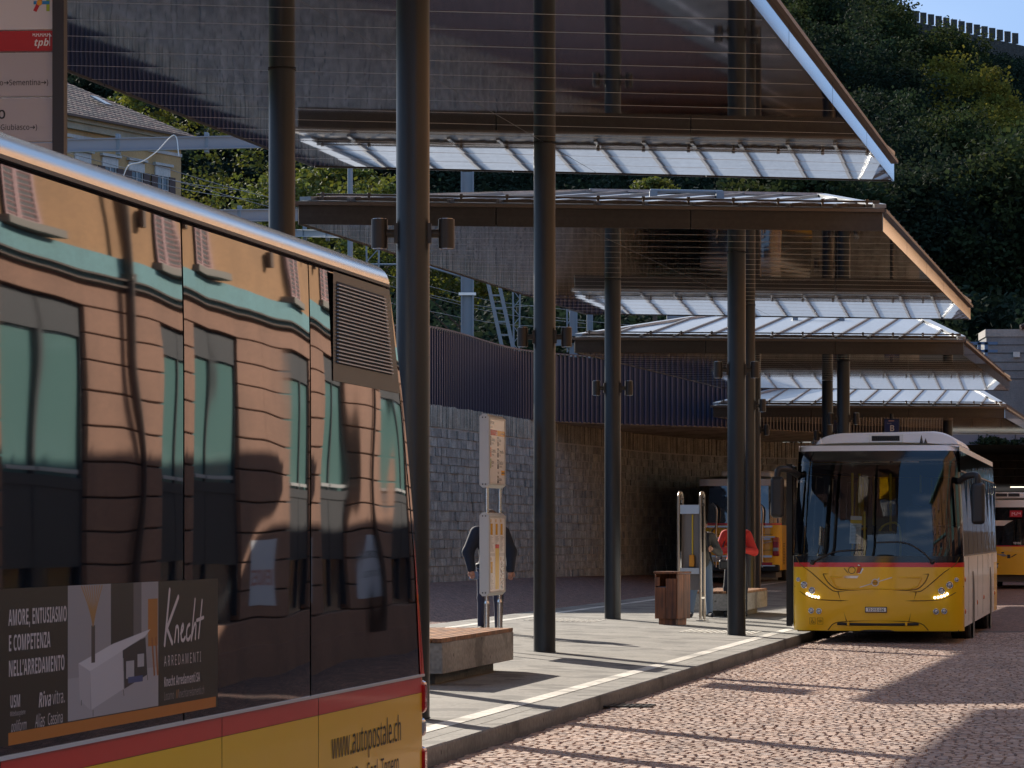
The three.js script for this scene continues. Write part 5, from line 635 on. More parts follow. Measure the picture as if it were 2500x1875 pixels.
function person(name, label, X, d, turn, o) {
  const y = levelAt(X, d), t = thing('person', label, 'person', [X, y, -d], turn), H = o.h, f = H / 1.75, J = (x, yy, z) => V(x * f, yy * f, z * f), c = o.c, b = [];
  const add = (p, q, r, s, col, extra = {}) => b.push({ p, q, r: r * f, s: s * f, c: col, ...extra });
  const hipL = J(0.095, 0.93, 0), hipR = J(-0.095, 0.93, 0);
  add(J(0, 0.98, 0), J(0, 1.18, 0.0), 0.155, 0.15, c.top, { f: 1.35, k: 0.06 }); add(J(0, 1.18, 0), J(0, 1.38, -0.01), 0.15, 0.155, c.top, { f: 1.35, k: 0.06 }); add(J(-0.15, 1.42, -0.01), J(0.15, 1.42, -0.01), 0.085, 0.085, c.top, { k: 0.05 });
  for (const [k, s] of [['L', 1], ['R', -1]]) { const leg = o.legs[k], hip = s > 0 ? hipL : hipR; const kn = J(...leg[0]), an = J(...leg[1]); add(hip, kn, 0.098, 0.07, c.trousers, { k: 0.03 }); add(kn, an, 0.07, 0.055, c.trousers, { k: 0.03 }); const toe = J(leg[1][0] + (leg[2]?.[0] ?? 0.02 * s), 0.045, leg[1][2] + (leg[2]?.[1] ?? 0.17)); add(J(leg[1][0], 0.06, leg[1][2] - 0.03), toe, 0.05, 0.038, c.shoes, { k: 0.02 });
    const sh = J(0.19 * s, 1.42, -0.01), el = J(...o.arms[k][0]), wr = J(...o.arms[k][1]); const ar = o.bulk ?? 1; add(sh, el, 0.072 * ar, 0.062 * ar, c.top, { k: 0.04 }); add(el, wr, 0.062 * ar, 0.044 * ar, c.top, { k: 0.03 }); }
  const hp = o.head ?? [0, 0.05]; add(J(0, 1.46, 0), J(hp[0] * 0.5, 1.55, hp[1] * 0.5), 0.055, 0.052, SKIN, { k: 0.02 }); add(J(hp[0], 1.60, hp[1]), J(hp[0], 1.665, hp[1] - 0.015), 0.078, 0.083, SKIN, { k: 0.02 }); add(J(hp[0], 1.575, hp[1] + 0.03), J(hp[0], 1.60, hp[1] + 0.045), 0.045, 0.05, SKIN, { k: 0.02 });
  const g = body(b, 1.95 * f, V(0, 0.93 * f, 0), 110, nearestColor); part('body', g, cloth, t, true).geometry = (() => { const hs = [g]; for (const [k, s] of [['L', 1], ['R', -1]]) { const el = J(...o.arms[k][0]), wr = J(...o.arms[k][1]); hs.push(body(handBones(wr, el, SKIN, s), 0.3, wr.clone().addScaledVector(wr.clone().sub(el).normalize(), 0.08), 64, nearestColor)); } // head detail: eyes, nose, mouth, ears as small capsules on a finer grid
    const hc = J(hp[0], 1.62, hp[1]), fz = 0.078 * f, hb = [{ p: hc.clone(), q: hc.clone().add(V(0, 0.045, -0.012)), r: 0.079 * f, s: 0.083 * f, c: SKIN, k: 0.01 }, { p: hc.clone().add(V(0, 0.0, fz)), q: hc.clone().add(V(0, -0.022, fz + 0.018)), r: 0.009, s: 0.014, c: SKIN, k: 0.008 }, { p: hc.clone().add(V(0, -0.055, 0.052)), q: hc.clone().add(V(0, -0.045, 0.058)), r: 0.035, s: 0.036, c: SKIN, k: 0.02 }, { p: hc.clone().add(V(-0.02, -0.05, fz + 0.010)), q: hc.clone().add(V(0.02, -0.05, fz + 0.010)), r: 0.006, s: 0.006, c: [0.32, 0.1, 0.08], k: 0.004 }];
    for (const s of [-1, 1]) { hb.push({ p: hc.clone().add(V(s * 0.03, 0.012, fz - 0.004)), q: hc.clone().add(V(s * 0.032, 0.012, fz - 0.004)), r: 0.012, s: 0.012, c: [0.05, 0.035, 0.03], k: 0.003 }, { p: hc.clone().add(V(s * 0.083, -0.01, 0)), q: hc.clone().add(V(s * 0.087, 0.02, -0.005)), r: 0.012, s: 0.016, c: SKIN, k: 0.006 }); }
    hs.push(body(hb, 0.34, hc, 76, nearestColor)); return mergeGeometries(hs); })();
  const hc = J(hp[0], 1.645, hp[1] - 0.015); const hair = new THREE.SphereGeometry(0.1 * f, 24, 16, 0, Math.PI * 2, 0, Math.PI * 0.58).rotateX(-0.35).translate(hc.x, hc.y + 0.012, hc.z - 0.008); part('hair', hair, M(c.hair, 0.9), t, true);
  return { t, J };
}
{
  const navy = [0.012, 0.018, 0.034], P1 = person('a', 'person in a navy padded jacket and dark trousers standing behind the bus stop sign', xAt(1196, 45.2), 45.2, 0.05, { h: 1.74, bulk: 1.35, c: { top: navy, trousers: [0.03, 0.032, 0.06], shoes: [0.02, 0.018, 0.016], hair: [0.16, 0.11, 0.08] }, legs: { L: [[0.12, 0.5, 0.03], [0.125, 0.08, -0.02]], R: [[-0.11, 0.5, 0.0], [-0.12, 0.08, -0.05]] }, arms: { L: [[0.3, 1.15, 0.02], [0.29, 0.9, 0.08]], R: [[-0.31, 1.15, 0.02], [-0.27, 0.91, 0.1]] }, head: [0, 0.06] });
  part('jacket_hem', [new THREE.TorusGeometry(0.165, 0.03, 8, 28).rotateX(Math.PI / 2).scale(1.05, 1, 0.78).translate(0, 0.96, 0)], M(navy, 0.7), P1.t, true);
  const mask = single('face_mask', [rbox(0.13, 0.11, 0.03, 0.014, 0, 0, 0), new THREE.TorusGeometry(0.05, 0.004, 6, 20).translate(0.05, 0.05, 0.01)], M([0.16, 0.22, 0.36], 0.8), 'blue and white folded cloth mask held in the hand', 'mask'); mask.position.copy(P1.t.position).add(V(-0.225, 0.81, 0.12));
  const P2 = person('b', 'person in a grey jacket and light jeans gripping a bag strap behind the display stand', xAt(1712, 55.2), 55.2, 0.1, { h: 1.72, c: { top: [0.085, 0.08, 0.07], trousers: [0.13, 0.18, 0.25], shoes: [0.03, 0.032, 0.04], hair: [0.03, 0.025, 0.02] }, legs: { L: [[0.13, 0.5, 0.03], [0.15, 0.08, 0.0]], R: [[-0.14, 0.5, 0.02], [-0.2, 0.08, 0.04]] }, arms: { L: [[0.31, 1.14, 0.05], [0.16, 1.2, 0.24]], R: [[-0.3, 1.15, 0.0], [-0.28, 0.9, 0.05]] } });
  part('bag_strap', tube([V(0.13, 1.45, -0.08), V(0.12, 1.47, 0.03), V(0.1, 1.32, 0.14), V(0.13, 1.1, 0.17), V(0.2, 0.9, 0.1)], 0.016, 6, 30), M([0.015, 0.015, 0.016], 0.7), P2.t, true);
  const P3 = person('c', 'person in a bright red jacket looking at a phone behind the column', xAt(1797, 56.3), 56.3, -0.05, { h: 1.78, bulk: 1.15, c: { top: [0.55, 0.03, 0.018], trousers: [0.018, 0.02, 0.026], shoes: [0.02, 0.02, 0.02], hair: [0.04, 0.03, 0.025] }, legs: { L: [[0.13, 0.5, 0.02], [0.14, 0.08, 0.0]], R: [[-0.15, 0.5, 0.02], [-0.16, 0.08, 0.0]] }, arms: { L: [[0.31, 1.13, 0.03], [0.13, 1.16, 0.26]], R: [[-0.31, 1.13, 0.03], [-0.12, 1.16, 0.26]] }, head: [0, 0.08] });
  const phone = single('phone', rbox(0.075, 0.15, 0.01, 0.008, 0, 0, 0).rotateX(-0.9), mat.plastic, 'black phone held by the person in red', 'phone'); phone.position.copy(P3.t.position).add(V(0, 1.22, 0.33));
  const camb = single('camera_pouch', [rbox(0.16, 0.16, 0.1, 0.03, 0, 0, 0), tube([V(-0.05, 0.08, 0), V(0.02, 0.4, -0.1), V(0.16, 0.62, -0.16)], 0.012, 6, 20)], mat.plastic, 'black camera pouch hanging at the hip of the person in red', 'pouch'); camb.position.copy(P3.t.position).add(V(-0.23, 0.92, 0.16));
}
// ---------- railway level, hills ----------
const CREST = [[-3500, 900], [-2000, 950], [-1200, 2300], [600, 2000], [1000, 1500], [1400, 1385], [1700, 1350], [2050, 1320], [2150, 1290], [2210, 1185], [2500, 1110], [3200, 780]];
const crestOff = (u) => { for (let i = 0; i < CREST.length - 1; i++) if (u <= CREST[i + 1][0]) return lerp(CREST[i][1], CREST[i + 1][1], clamp((u - CREST[i][0]) / (CREST[i + 1][0] - CREST[i][0]))); return 780; };
function hillY(X, d) {
  const u = CX + X * FOCAL / Math.max(d, 30), foot = 230, top = 540, railY = 5.2, fy = EYE + 430 * foot / FOCAL;
  if (d <= 135) return railY; if (d <= foot) return lerp(railY, fy, sstep(135, foot, d));
  const uu = clamp(u, -3500, 3200), cy = EYE + crestOff(uu) * top / FOCAL, t = (d - foot) / (top - foot), y = fy + (cy - fy) * Math.pow(clamp(t), 1.15);
  return t > 1 ? y - (t - 1) * 25 : y + 2.2 * (fbm(X * 0.03, d * 0.03, 0, 3, 3) - 0.5) * sstep(0, 0.2, t);
}
struct('hillside', gridGeo(150, 70, (s, t) => { const d = lerp(112, 640, t), X = lerp(-300, 330, s) * lerp(0.35, 1, t) + (1 - t) * 30; return V(X, hillY(X, d) - 0.4, -d); }, (s, t, v) => [v.x, v.z]), mat.hill, true);
const wallX = (d) => { let b = 0, e = 1e9; for (let i = 0; i <= 200; i++) { const p = slatLine.getPointAt(i / 200), k = Math.abs(-p.z - d); if (k < e) { e = k; b = p.x; } } return b; };
struct('railway_ground', gridGeo(40, 20, (s, t) => { const d = lerp(18, 113, t), w = slatLine.getPointAt(clamp((d - 20) / 95)); const xw = wallX(d) - 0.5; let X = lerp(-75, xw, s); return V(X, wallTop(d) + 0.5 - 0.0 + (X < -22 ? 0.03 * (-22 - X) : 0), -d); }), mat.bank, true);
// ---------- trees ----------
function crownGeo(seed, rx, ry, rz, clumps, per, leaf, spread = 0.2) {
  const R = rng(seed), p = [], n = [], c = [], nrm = () => (R() + R() + R() + R() - 2) * 0.9;
  for (let i = 0; i < clumps; i++) {
    let x, y, z; do { x = R() * 2 - 1; y = R() * 2 - 1; z = R() * 2 - 1; } while (x * x + y * y + z * z > 1 || x * x + y * y + z * z < 0.16); const rr = Math.pow(x * x + y * y + z * z, -0.14), C = V(x * rr * rx, (y * rr * 0.95) * ry, z * rr * rz), sp = spread * (0.7 + R() * 0.7), tone = 0.75 + R() * 0.5, warm = R();
    for (let k = 0; k < per; k++) {
      const q = V(C.x + nrm() * sp * rx, C.y + nrm() * sp * ry * 0.8, C.z + nrm() * sp * rz), a = R() * 6.28, e = R() * 1.4 - 0.7, l = leaf * (0.6 + R() * 0.8), u = V(Math.cos(a) * Math.cos(e), Math.sin(e), Math.sin(a) * Math.cos(e)), w = V(R() - 0.5, R() - 0.5, R() - 0.5).cross(u).normalize().multiplyScalar(l * 0.36); u.multiplyScalar(l * 0.5);
      const A = q.clone().sub(u), B = q.clone().add(w), D = q.clone().add(u), E = q.clone().sub(w); for (const v of [A, B, D, A, D, E]) p.push(v.x, v.y, v.z); const t = tone * (0.8 + R() * 0.4), col = [t * (1 + 0.35 * warm), t, t * (1 - 0.25 * warm)]; for (let j = 0; j < 6; j++) c.push(...col);
    }
  }
  const g = new THREE.BufferGeometry(); g.setAttribute('position', new THREE.Float32BufferAttribute(p, 3)); g.setAttribute('color', new THREE.Float32BufferAttribute(c, 3)); g.setAttribute('uv', new THREE.Float32BufferAttribute(new Float32Array(p.length / 3 * 2), 2)); g.computeVertexNormals(); return g;
}
function trunkGeo(seed, h, r, reach) { const R = rng(seed), L = [bar(V(0, 0, 0), V(0, h * 0.62, 0), r, 9, r * 0.6), bar(V(0, h * 0.6, 0), V(0.1 * reach, h * 0.9, 0), r * 0.6, 7, r * 0.2)]; for (let i = 0; i < 6; i++) { const a = i * 1.05 + R(), y = h * (0.4 + 0.08 * i); L.push(bar(V(0, y, 0), V(Math.cos(a) * reach * 0.7, y + h * 0.22, Math.sin(a) * reach * 0.7), r * 0.32, 6, r * 0.1)); } return fuse(L); }
for (const m of [...mat.leaf, mat.nearLeaf]) m.vertexColors = true;
function treeProto(seed, rx, ry, m, clumps, per, leaf, h) { const t = new THREE.Group(); t.name = 'broadleaf_tree'; const tr = part('trunk', trunkGeo(seed, h, 0.26 * rx / 5, rx), mat.bark, t); const cr = part('crown', crownGeo(seed + 1, rx, ry, rx, clumps, per, leaf).translate(0, h, 0), m, t, true); return t; }
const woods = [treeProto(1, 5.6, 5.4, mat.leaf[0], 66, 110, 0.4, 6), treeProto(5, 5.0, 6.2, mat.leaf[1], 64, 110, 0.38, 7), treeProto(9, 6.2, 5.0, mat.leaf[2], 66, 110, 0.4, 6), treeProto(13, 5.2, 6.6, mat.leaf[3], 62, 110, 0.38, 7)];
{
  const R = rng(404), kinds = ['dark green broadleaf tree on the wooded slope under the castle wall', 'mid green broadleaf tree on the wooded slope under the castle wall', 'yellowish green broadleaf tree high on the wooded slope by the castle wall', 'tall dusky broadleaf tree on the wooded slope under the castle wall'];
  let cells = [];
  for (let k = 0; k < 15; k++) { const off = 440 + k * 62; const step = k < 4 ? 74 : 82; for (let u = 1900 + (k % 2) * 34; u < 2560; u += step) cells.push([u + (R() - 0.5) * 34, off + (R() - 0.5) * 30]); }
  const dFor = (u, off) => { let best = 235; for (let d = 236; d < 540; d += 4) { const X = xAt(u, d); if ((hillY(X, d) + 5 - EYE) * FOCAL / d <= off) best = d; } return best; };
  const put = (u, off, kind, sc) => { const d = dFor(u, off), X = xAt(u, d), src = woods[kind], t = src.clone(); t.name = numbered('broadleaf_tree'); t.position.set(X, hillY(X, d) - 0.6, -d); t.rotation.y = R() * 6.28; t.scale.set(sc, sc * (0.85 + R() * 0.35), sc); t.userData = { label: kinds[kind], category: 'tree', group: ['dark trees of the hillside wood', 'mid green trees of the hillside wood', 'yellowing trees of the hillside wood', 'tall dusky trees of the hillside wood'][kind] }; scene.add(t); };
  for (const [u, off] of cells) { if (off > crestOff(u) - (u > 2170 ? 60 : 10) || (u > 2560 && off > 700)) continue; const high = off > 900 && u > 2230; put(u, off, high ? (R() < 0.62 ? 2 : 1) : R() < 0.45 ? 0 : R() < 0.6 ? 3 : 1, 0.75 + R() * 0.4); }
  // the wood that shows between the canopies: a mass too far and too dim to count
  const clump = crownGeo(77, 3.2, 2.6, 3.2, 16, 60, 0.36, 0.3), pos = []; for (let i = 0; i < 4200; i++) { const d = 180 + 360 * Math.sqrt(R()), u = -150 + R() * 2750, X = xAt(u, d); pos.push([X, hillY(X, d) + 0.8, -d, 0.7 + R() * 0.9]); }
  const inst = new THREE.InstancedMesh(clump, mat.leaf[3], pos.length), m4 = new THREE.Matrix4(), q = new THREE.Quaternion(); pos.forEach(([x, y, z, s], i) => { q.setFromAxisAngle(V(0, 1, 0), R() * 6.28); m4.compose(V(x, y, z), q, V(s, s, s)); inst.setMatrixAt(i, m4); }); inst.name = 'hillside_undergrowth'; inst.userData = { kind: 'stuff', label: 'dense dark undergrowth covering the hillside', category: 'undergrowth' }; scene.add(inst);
}
// trees along the railway, close enough to see their leaves
function nearTree(u, v, d, rx, ry, seed, label, group, m = mat.nearLeaf) { const c = at(u, v, d), base = 5.2, h = Math.max(1.2, c.y - base), t = thing('leafy_tree', label, 'tree', [c.x, base, -d], 0, group); part('trunk', trunkGeo(seed, h, 0.16, rx), mat.bark, t); part('crown', crownGeo(seed + 3, rx, ry, rx, 90, 46, 0.19, 0.17).translate(0, h, 0), m, t, true); }
nearTree(600, 430, 150, 3.0, 3.7, 21, 'leafy tree with yellowing top beside the ochre house'); nearTree(700, 520, 112, 1.9, 1.6, 25, 'small leafy tree behind the lattice signal mast'); nearTree(930, 575, 122, 2.4, 2.2, 29, 'dark leafy tree behind the railway masts above the near bus'); nearTree(400, 250, 152, 2.4, 1.7, 33, 'sunlit leafy tree showing above the tiled roof'); nearTree(830, 470, 132, 2.0, 1.3, 41, 'bright leafy shrub-like tree behind the round mast'); nearTree(1600, 475, 170, 1.4, 0.9, 45, 'small bright tree top above the second canopy roof'); nearTree(1130, 650, 126, 2.2, 1.6, 49, 'dim tree on the bank behind the wide mast');
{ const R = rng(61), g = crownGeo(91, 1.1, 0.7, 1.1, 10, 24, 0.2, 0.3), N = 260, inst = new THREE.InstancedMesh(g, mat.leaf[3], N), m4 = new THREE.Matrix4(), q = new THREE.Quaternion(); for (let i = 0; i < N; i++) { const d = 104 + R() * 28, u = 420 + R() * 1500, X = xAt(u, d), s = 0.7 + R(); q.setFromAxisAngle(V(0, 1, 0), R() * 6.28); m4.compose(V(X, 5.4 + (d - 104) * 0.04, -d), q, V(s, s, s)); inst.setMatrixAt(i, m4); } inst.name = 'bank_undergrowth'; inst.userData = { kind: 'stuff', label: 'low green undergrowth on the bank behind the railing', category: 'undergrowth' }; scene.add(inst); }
// ---------- castle wall with merlons ----------
{
  const d = 545, s = FOCAL / d, t = thing('castle_wall', 'dark crenellated castle wall on the hilltop against the sky', 'castle', at(2330, 120, d).toArray()), O = t.position, L = (u, v, dd = 0) => at(u, v, d).sub(O).add(V(0, 0, -dd));
  const topV = (u) => 24 + (u - 2190) * 0.223, N = 17, p0 = 2172, pitch = 18.7;
  const wallTop = (u) => topV(u) + 19; const segs = []; for (let i = 0; i < 18; i++) { const a = 2165 + i * 20, b = a + 20; segs.push([L(a, wallTop(a)), L(a, wallTop(a) + 95), L(b, wallTop(b) + 95), L(b, wallTop(b))], [L(a, wallTop(a)), L(b, wallTop(b)), L(b, wallTop(b), 1.4), L(a, wallTop(a), 1.4)], [L(a, wallTop(a), 1.4), L(b, wallTop(b), 1.4), L(b, wallTop(b) + 95, 1.4), L(a, wallTop(a) + 95, 1.4)]); } part('curtain_wall', quads(segs), mat.castle, t);
  for (let i = 0; i < N; i++) { const u = p0 + i * pitch, w = i < 4 ? 1.16 : 1.04, a = L(u + 8, wallTop(u)), h = i < 3 ? 1.3 : 1.75; part('merlon', [box(w, h, 0.6, a.x, a.y + h / 2 - 0.02, a.z - 0.4), hexa([V(a.x - w / 2 - 0.02, a.y + h - 0.02, a.z - 0.08), V(a.x + w / 2 + 0.02, a.y + h - 0.02, a.z - 0.08), V(a.x + w / 2 + 0.02, a.y + h - 0.02, a.z - 0.72), V(a.x - w / 2 - 0.02, a.y + h - 0.02, a.z - 0.72), V(a.x - w / 2, a.y + h + 0.08, a.z - 0.2), V(a.x + w / 2, a.y + h + 0.02, a.z - 0.2), V(a.x + w / 2, a.y + h + 0.02, a.z - 0.6), V(a.x - w / 2, a.y + h + 0.08, a.z - 0.6)])], mat.castle, t); }
  const tw = L(2138, -40), tb = L(2138, 120); part('tower', box(4.6, tw.y - tb.y, 5, tw.x, (tw.y + tb.y) / 2, -1.5), mat.castle, t);
  for (let i = 0; i < 9; i++) { const a = L(2232 + i * 7, 82 + i * 3.4); part('corbel', box(0.28, 1.1, 0.5, a.x, a.y, a.z + 0.25), mat.castle, t); }
}
// ---------- ochre house with brown shutters ----------
{
  const C = [xAt(442, 140), 140], A = [xAt(161, 132.7), 132.7], dx = C[0] - A[0], dd = C[1] - A[1], len = Math.hypot(dx, dd), turn = Math.atan2(dx, dd), t = thing('ochre_house', 'ochre house with white window surrounds, brown shutters and tiled roof', 'house', [C[0], 5, -C[1]], -turn); // local -z runs away along the facade
  const E = 13.8, LB = 16, W = 12; // eaves height above its base
  part('wall', [box(0.3, E, LB, -0.15, E / 2, LB / 2), box(W - 0.3, E, 0.3, -W / 2 - 0.15, E / 2, 0.15)], mat.ochre, t);
  part('cornice', [box(0.25, 0.28, LB + 0.3, 0.12, E - 0.14, LB / 2), box(0.4, 0.2, LB + 0.4, 0.2, E + 0.1, LB / 2)], mat.cream, t); part('cornice_band', box(0.06, 0.14, LB, 0.03, E - 0.55, LB / 2), mat.trimWhite, t);  
  part('roof', quads([[V(0.6, E + 0.25, -0.6), V(0.6, E + 0.25, LB + 1), V(-W / 2, E + 3.6, LB - 4), V(-W / 2, E + 3.6, 4.6)], [V(0.6, E + 0.25, -0.6), V(-W / 2, E + 3.6, 4.6), V(-W - 0.6, E + 0.25, -0.6), V(-W - 0.6, E + 0.25, -0.6)]]), mat.roofTile, t); part('gutter', beam(V(0.64, E + 0.2, -0.6), V(0.64, E + 0.2, LB + 1), 0.12, 0.1), mat.pipe, t);
  for (const z of [3.1, 6.5]) part('skylight', box(0.9, 0.05, 0.5).rotateZ(-0.47).translate(-1.6, E + 1.53, z + 0.6), mat.roofMetal, t);
  for (let i = 0; i < 6; i++) { const z = 1.45 + i * 1.92, y = E - 2.5; const w = new THREE.Group(); w.name = 'window'; w.position.set(0, y, z); t.add(w); part('surround', [box(0.06, 1.9, 0.12, 0.03, 0.35, 0.5), box(0.06, 1.9, 0.12, 0.03, 0.35, -0.5), box(0.05, 0.42, 0.9, 0.025, 1.12, 0)], mat.trimWhite, w); part('lintel', box(0.16, 0.11, 1.36, 0.08, 1.4, 0), mat.trimWhite, w); part('pane', box(0.02, 1.6, 0.86, 0.012, 0.1, 0), mat.paneDark, w); part('sash', [box(0.04, 1.6, 0.06, 0.03, 0.1, 0), box(0.04, 1.6, 0.05, 0.03, 0.1, 0.4), box(0.04, 1.6, 0.05, 0.03, 0.1, -0.4), box(0.04, 0.05, 0.86, 0.03, 0.3, 0)], mat.trimWhite, w);
    for (const sgn of [-1, 1]) part('shutter', box(0.05, 1.62, 0.46, 0.075, 0.1, sgn * 0.66).translate(0, 0, 0), mat.shutterBrown, w); }
}
// ---------- railway masts, beams and wires ----------
{
  const P = (u, v, d) => at(u, v, d), rect = (name, label, u0, u1, v0, v1, d, m = mat.galv, dep = 0.25, cat = 'mast') => { const a = P(u0, v0, d), b = P(u1, v1, d), t = thing(name, label, cat, [(a.x + b.x) / 2, b.y, -d]); return { t, w: b.x - a.x, h: a.y - b.y }; };
  { const { t, w, h } = rect('round_mast', 'pale round steel mast rising between the canopy and the bus', 848, 862, 400, 900, 104); part('tube', cyl(w / 2, w / 2 * 0.9, h, 0, 0, 0, 20), mat.galv, t, true); part('cap', cyl(w / 2 + 0.02, w / 2, 0.06, 0, h, 0, 20), mat.galv, t, true); }
  { const { t, w, h } = rect('railway_mast', 'wide grey H-section railway mast behind the slatted railing', 1127, 1155, 420, 860, 110); part('web', box(w, h, 0.04, 0, h / 2, 0), mat.galv, t); for (const s of [-1, 1]) part('flange', box(0.05, h, 0.32, s * w / 2, h / 2, 0), mat.galv, t); part('clamp', [box(w + 0.2, 0.09, 0.36, 0, h - 2.3, 0), box(w + 0.2, 0.09, 0.36, 0, 2.0, 0)], mat.alu, t); part('bracket', [bar(V(-w / 2, h - 3.6, 0), V(-1.6, h - 3.2, 0.2), 0.04), bar(V(-1.6, h - 3.2, 0.2), V(-3.4, h - 3.2, 0.2), 0.035)], mat.galv, t); }
  { const a = P(1180, 560, 112), b = P(1243, 850, 112), t = thing('slanting_brace', 'slanting grey ladder-like brace beside the wide railway mast', 'mast', [b.x, b.y, -112]), d = a.clone().sub(b); for (const o of [-0.24, 0.14]) part('rail', beam(V(o, 0, 0), V(d.x + o, d.y, 0), 0.13, 0.13, V(0, 0, 1)), mat.galv, t); for (let i = 1; i < 9; i++) { const k = i / 9; part('rung', beam(V(d.x * k - 0.26, d.y * k, 0), V(d.x * k + 0.16, d.y * k, 0), 0.09, 0.06), mat.galv, t); } }
  for (const [u, w, d, v0, label] of [[1261, 0.26, 116, 600, 'narrow lattice railway mast to one side of the slanting brace'], [910, 0.4, 108, 480, 'tapered lattice signal mast above the near bus'], [1390, 0.2, 122, 600, 'thin lattice mast half behind the third canopy']]) { const a = P(u, v0, d), b = P(u, 860, d), h = a.y - b.y, t = thing('lattice_mast', label, 'mast', [a.x, b.y, -d]); for (const s of [-1, 1]) part('chord', beam(V(s * w * 0.35, 0, 0), V(s * w * 0.62, h, 0), 0.06, 0.06, V(0, 0, 1)), mat.galv, t); for (let i = 0; i < 12; i++) part('lacing', beam(V((i % 2 ? -1 : 1) * w * 0.5, h * i / 12, 0), V((i % 2 ? 1 : -1) * w * 0.5, h * (i + 1) / 12, 0), 0.03, 0.03, V(0, 0, 1)), mat.galv, t); }
  for (const [u, d, v0, label] of [[1400, 118, 740, 'slim grey pole beside the third canopy end'], [1440, 150, 560, 'slim grey pole above the second canopy roof'], [1650, 132, 740, 'grey pole between the third and fourth canopy'], [2002, 130, 720, 'broad grey mast between the second and third canopy'], [1880, 134, 720, 'pale mast near the column behind the bus']]) { const a = P(u, v0, d), b = P(u, 900, d), t = thing('railway_pole', label, 'pole', [a.x, b.y, -d]), h = a.y - b.y, w = u === 2002 ? 0.9 : u === 1650 ? 0.7 : 0.24; part('shaft', box(w, h, 0.2, 0, h / 2, 0), mat.galv, t); part('flange', [box(0.05, h, 0.3, w / 2, h / 2, 0), box(0.05, h, 0.3, -w / 2, h / 2, 0)], mat.galv, t); }
  const girder = (u0, v0, u1, v1, d0, d1, h, label) => { const a = P(u0, v0, d0), b = P(u1, v1, d1), t = thing('gantry_beam', label, 'gantry', a.toArray()), q = b.clone().sub(a); part('web', beam(V(0, 0, 0), q, 0.2, h), mat.galv, t); part('flange', [beam(V(0, h / 2, 0), V(q.x, q.y + h / 2, q.z), 0.36, 0.035), beam(V(0, -h / 2, 0), V(q.x, q.y - h / 2, q.z), 0.36, 0.035)], mat.galv, t); for (const k of [0.35, 0.7]) part('clamp', box(0.12, h + 0.25, 0.4, q.x * k, q.y * k, q.z * k), mat.galv, t); };
  girder(60, 358, 680, 345, 92, 100, 0.36, 'blue-grey gantry beam across the front of the ochre house'); girder(470, 528, 790, 524, 96, 100, 0.34, 'blue-grey gantry beam just above the near bus roof'); girder(690, 568, 850, 572, 110, 104, 0.22, 'light lattice gantry beam meeting the round mast'); girder(1310, 838, 1420, 828, 118, 118, 0.3, 'short grey gantry beam left of the third canopy tip'.replace('left of', 'touching'));
  const wires = [[[160, 372, 90], [700, 475, 118]], [[160, 392, 90], [760, 500, 118]], [[300, 380, 92], [900, 520, 120]], [[420, 440, 96], [1000, 560, 122]], [[700, 500, 100], [1300, 640, 130]], [[900, 660, 104], [1420, 760, 132]], [[920, 690, 104], [1430, 790, 132]], [[950, 740, 104], [1430, 800, 132]], [[1050, 720, 108], [1320, 745, 128]], [[1300, 770, 118], [1800, 790, 150]], [[1900, 760, 130], [2400, 850, 140]]];
  wires.forEach(([a, b], i) => { const A = P(...a), B = P(...b), m = A.clone().lerp(B, 0.5); m.y -= 0.25; const o = single('overhead_wire', tube([A, m, B], 0.011, 5, 24), mat.wire, 'thin overhead railway wire strung between the masts', 'wire', 'overhead wires of the railway', true); });
  const loop = single('hanging_cable', tube([P(437, 382, 90), P(415, 330 + 40, 90).lerp(P(437, 290, 90), 0.5), P(380, 372, 90), P(345, 395, 90), P(315, 403, 90), P(300, 433, 90)], 0.016, 6, 40), mat.alu, 'pale loose cable hanging in a curve in front of the ochre house', 'cable', undefined, true);
}
